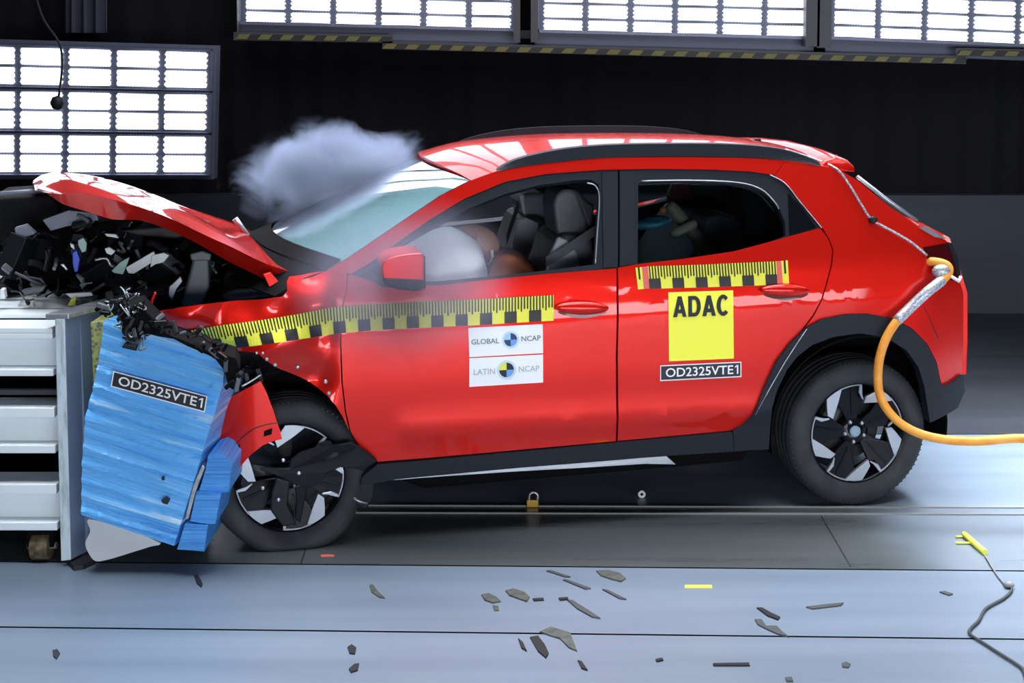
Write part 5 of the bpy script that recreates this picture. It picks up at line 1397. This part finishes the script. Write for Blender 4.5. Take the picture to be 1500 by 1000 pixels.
for k, (p, q) in enumerate((((463, 757), (441, 825)), ((1203, 756), (1246, 830)))):
    a = floor_pt(*p); b = floor_pt(*q); d = (b - a).normalized(); n_ = Vector((-d.y, d.x, 0)) * 0.003
    bm = bmesh.new(); lo = [bm.verts.new(v) for v in (a - n_, b - n_, b + n_, a + n_)]; hi = [bm.verts.new(v.co + Vector((0, 0, 0.002))) for v in lo]
    bm.faces.new(hi)
    for i in range(4): bm.faces.new((lo[i], lo[(i + 1) % 4], hi[(i + 1) % 4], hi[i]))
    bmesh.ops.recalc_face_normals(bm, faces=bm.faces[:]); tag(link('trim_%d' % (k + 3), bm, ink_dark), kind='structure')
# hanging plug at the upper left and dark fixture
pp = [wpt(x, y, 8.6) for x, y in [(40, -60), (60, 20), (86, 62), (91, 95), (86, 142)]]
root = empty('hanging_plug', pp[-1]); tag(root, 'dark plug hanging on a black cord in front of the left lamps', 'plug')
tube('cord', [p - pp[-1] for p in crv(pp, 5)], 0.008, dark, root, 6)
blob('plug_body', Vector((-0.01, 0, -0.04)), (0.05, 0.04, 0.05), dark, root, seg=8)
# ------------------------------------------------------------------ smoke
def smoke(name, c, r, dens, label, seed=0.0, scale=3.5, rz=0.0, lo=0.42, hi=0.72, col=smokecol):
    bm = bmesh.new(); bmesh.ops.create_icosphere(bm, subdivisions=3, radius=1.0)
    m = bpy.data.materials.new(name + '_volume'); m.use_nodes = True; m.node_tree.nodes.clear()
    o_ = N(m, 'ShaderNodeOutputMaterial'); v = N(m, 'ShaderNodeVolumePrincipled')
    v.inputs['Color'].default_value = (*col, 1); v.inputs['Anisotropy'].default_value = 0.1
    tc = N(m, 'ShaderNodeTexCoord'); nz = N(m, 'ShaderNodeTexNoise'); nz.inputs['Scale'].default_value = scale; nz.inputs['Detail'].default_value = 5; nz.inputs['Roughness'].default_value = 0.6; nz.inputs['Distortion'].default_value = 0.5
    mp = N(m, 'ShaderNodeMapping'); mp.inputs['Location'].default_value = (seed, seed * 2, 0); mp.inputs['Scale'].default_value = r
    L(m, tc.outputs['Object'], mp.inputs[0]); L(m, mp.outputs[0], nz.inputs['Vector'])
    ln = N(m, 'ShaderNodeVectorMath'); ln.operation = 'LENGTH'; L(m, tc.outputs['Object'], ln.inputs[0])
    fall = N(m, 'ShaderNodeMapRange'); fall.inputs['From Min'].default_value = 1.0; fall.inputs['From Max'].default_value = 0.35; fall.interpolation_type = 'SMOOTHSTEP'
    L(m, ln.outputs['Value'], fall.inputs['Value'])
    # noise threshold rises towards the rim for a billowing edge
    sub = N(m, 'ShaderNodeMath'); sub.operation = 'MULTIPLY_ADD'; sub.inputs[1].default_value = 0.30; L(m, fall.outputs[0], sub.inputs[0]); L(m, nz.outputs['Fac'], sub.inputs[2])
    mr = N(m, 'ShaderNodeMapRange'); mr.inputs['From Min'].default_value = lo + 0.14; mr.inputs['From Max'].default_value = hi + 0.14; L(m, sub.outputs[0], mr.inputs['Value'])
    mu = N(m, 'ShaderNodeMath'); mu.operation = 'MULTIPLY'; L(m, mr.outputs[0], mu.inputs[0]); L(m, fall.outputs[0], mu.inputs[1])
    mu2 = N(m, 'ShaderNodeMath'); mu2.operation = 'MULTIPLY'; mu2.inputs[1].default_value = dens; L(m, mu.outputs[0], mu2.inputs[0])
    L(m, mu2.outputs[0], v.inputs['Density']); L(m, v.outputs[0], o_.inputs['Volume'])
    o = link(name, bm, m); o.location = c; o.scale = r; o.rotation_euler = (0, rz, 0)
    tag(o, label, 'smoke', None, 'stuff'); return o
def cw(px, py, y):
    q = cpt(px, py, y); return A0 + EX * q.x + EY * q.y + EZ * q.z
smoke('smoke_cloud', cw(500, 272, 1.15), (0.74, 0.40, 0.43), 11.0, 'pale violet smoke cloud rising behind the bonnet beside the windscreen', 1.3, 4.0, lo=0.46, hi=0.62, col=(0.60, 0.70, 1.0))
smoke('smoke_haze', cw(590, 415, -0.22), (0.56, 0.16, 0.42), 6.0, 'thin violet haze in front of the door mirror and front door', 3.0, 2.0, lo=0.2, hi=0.8)
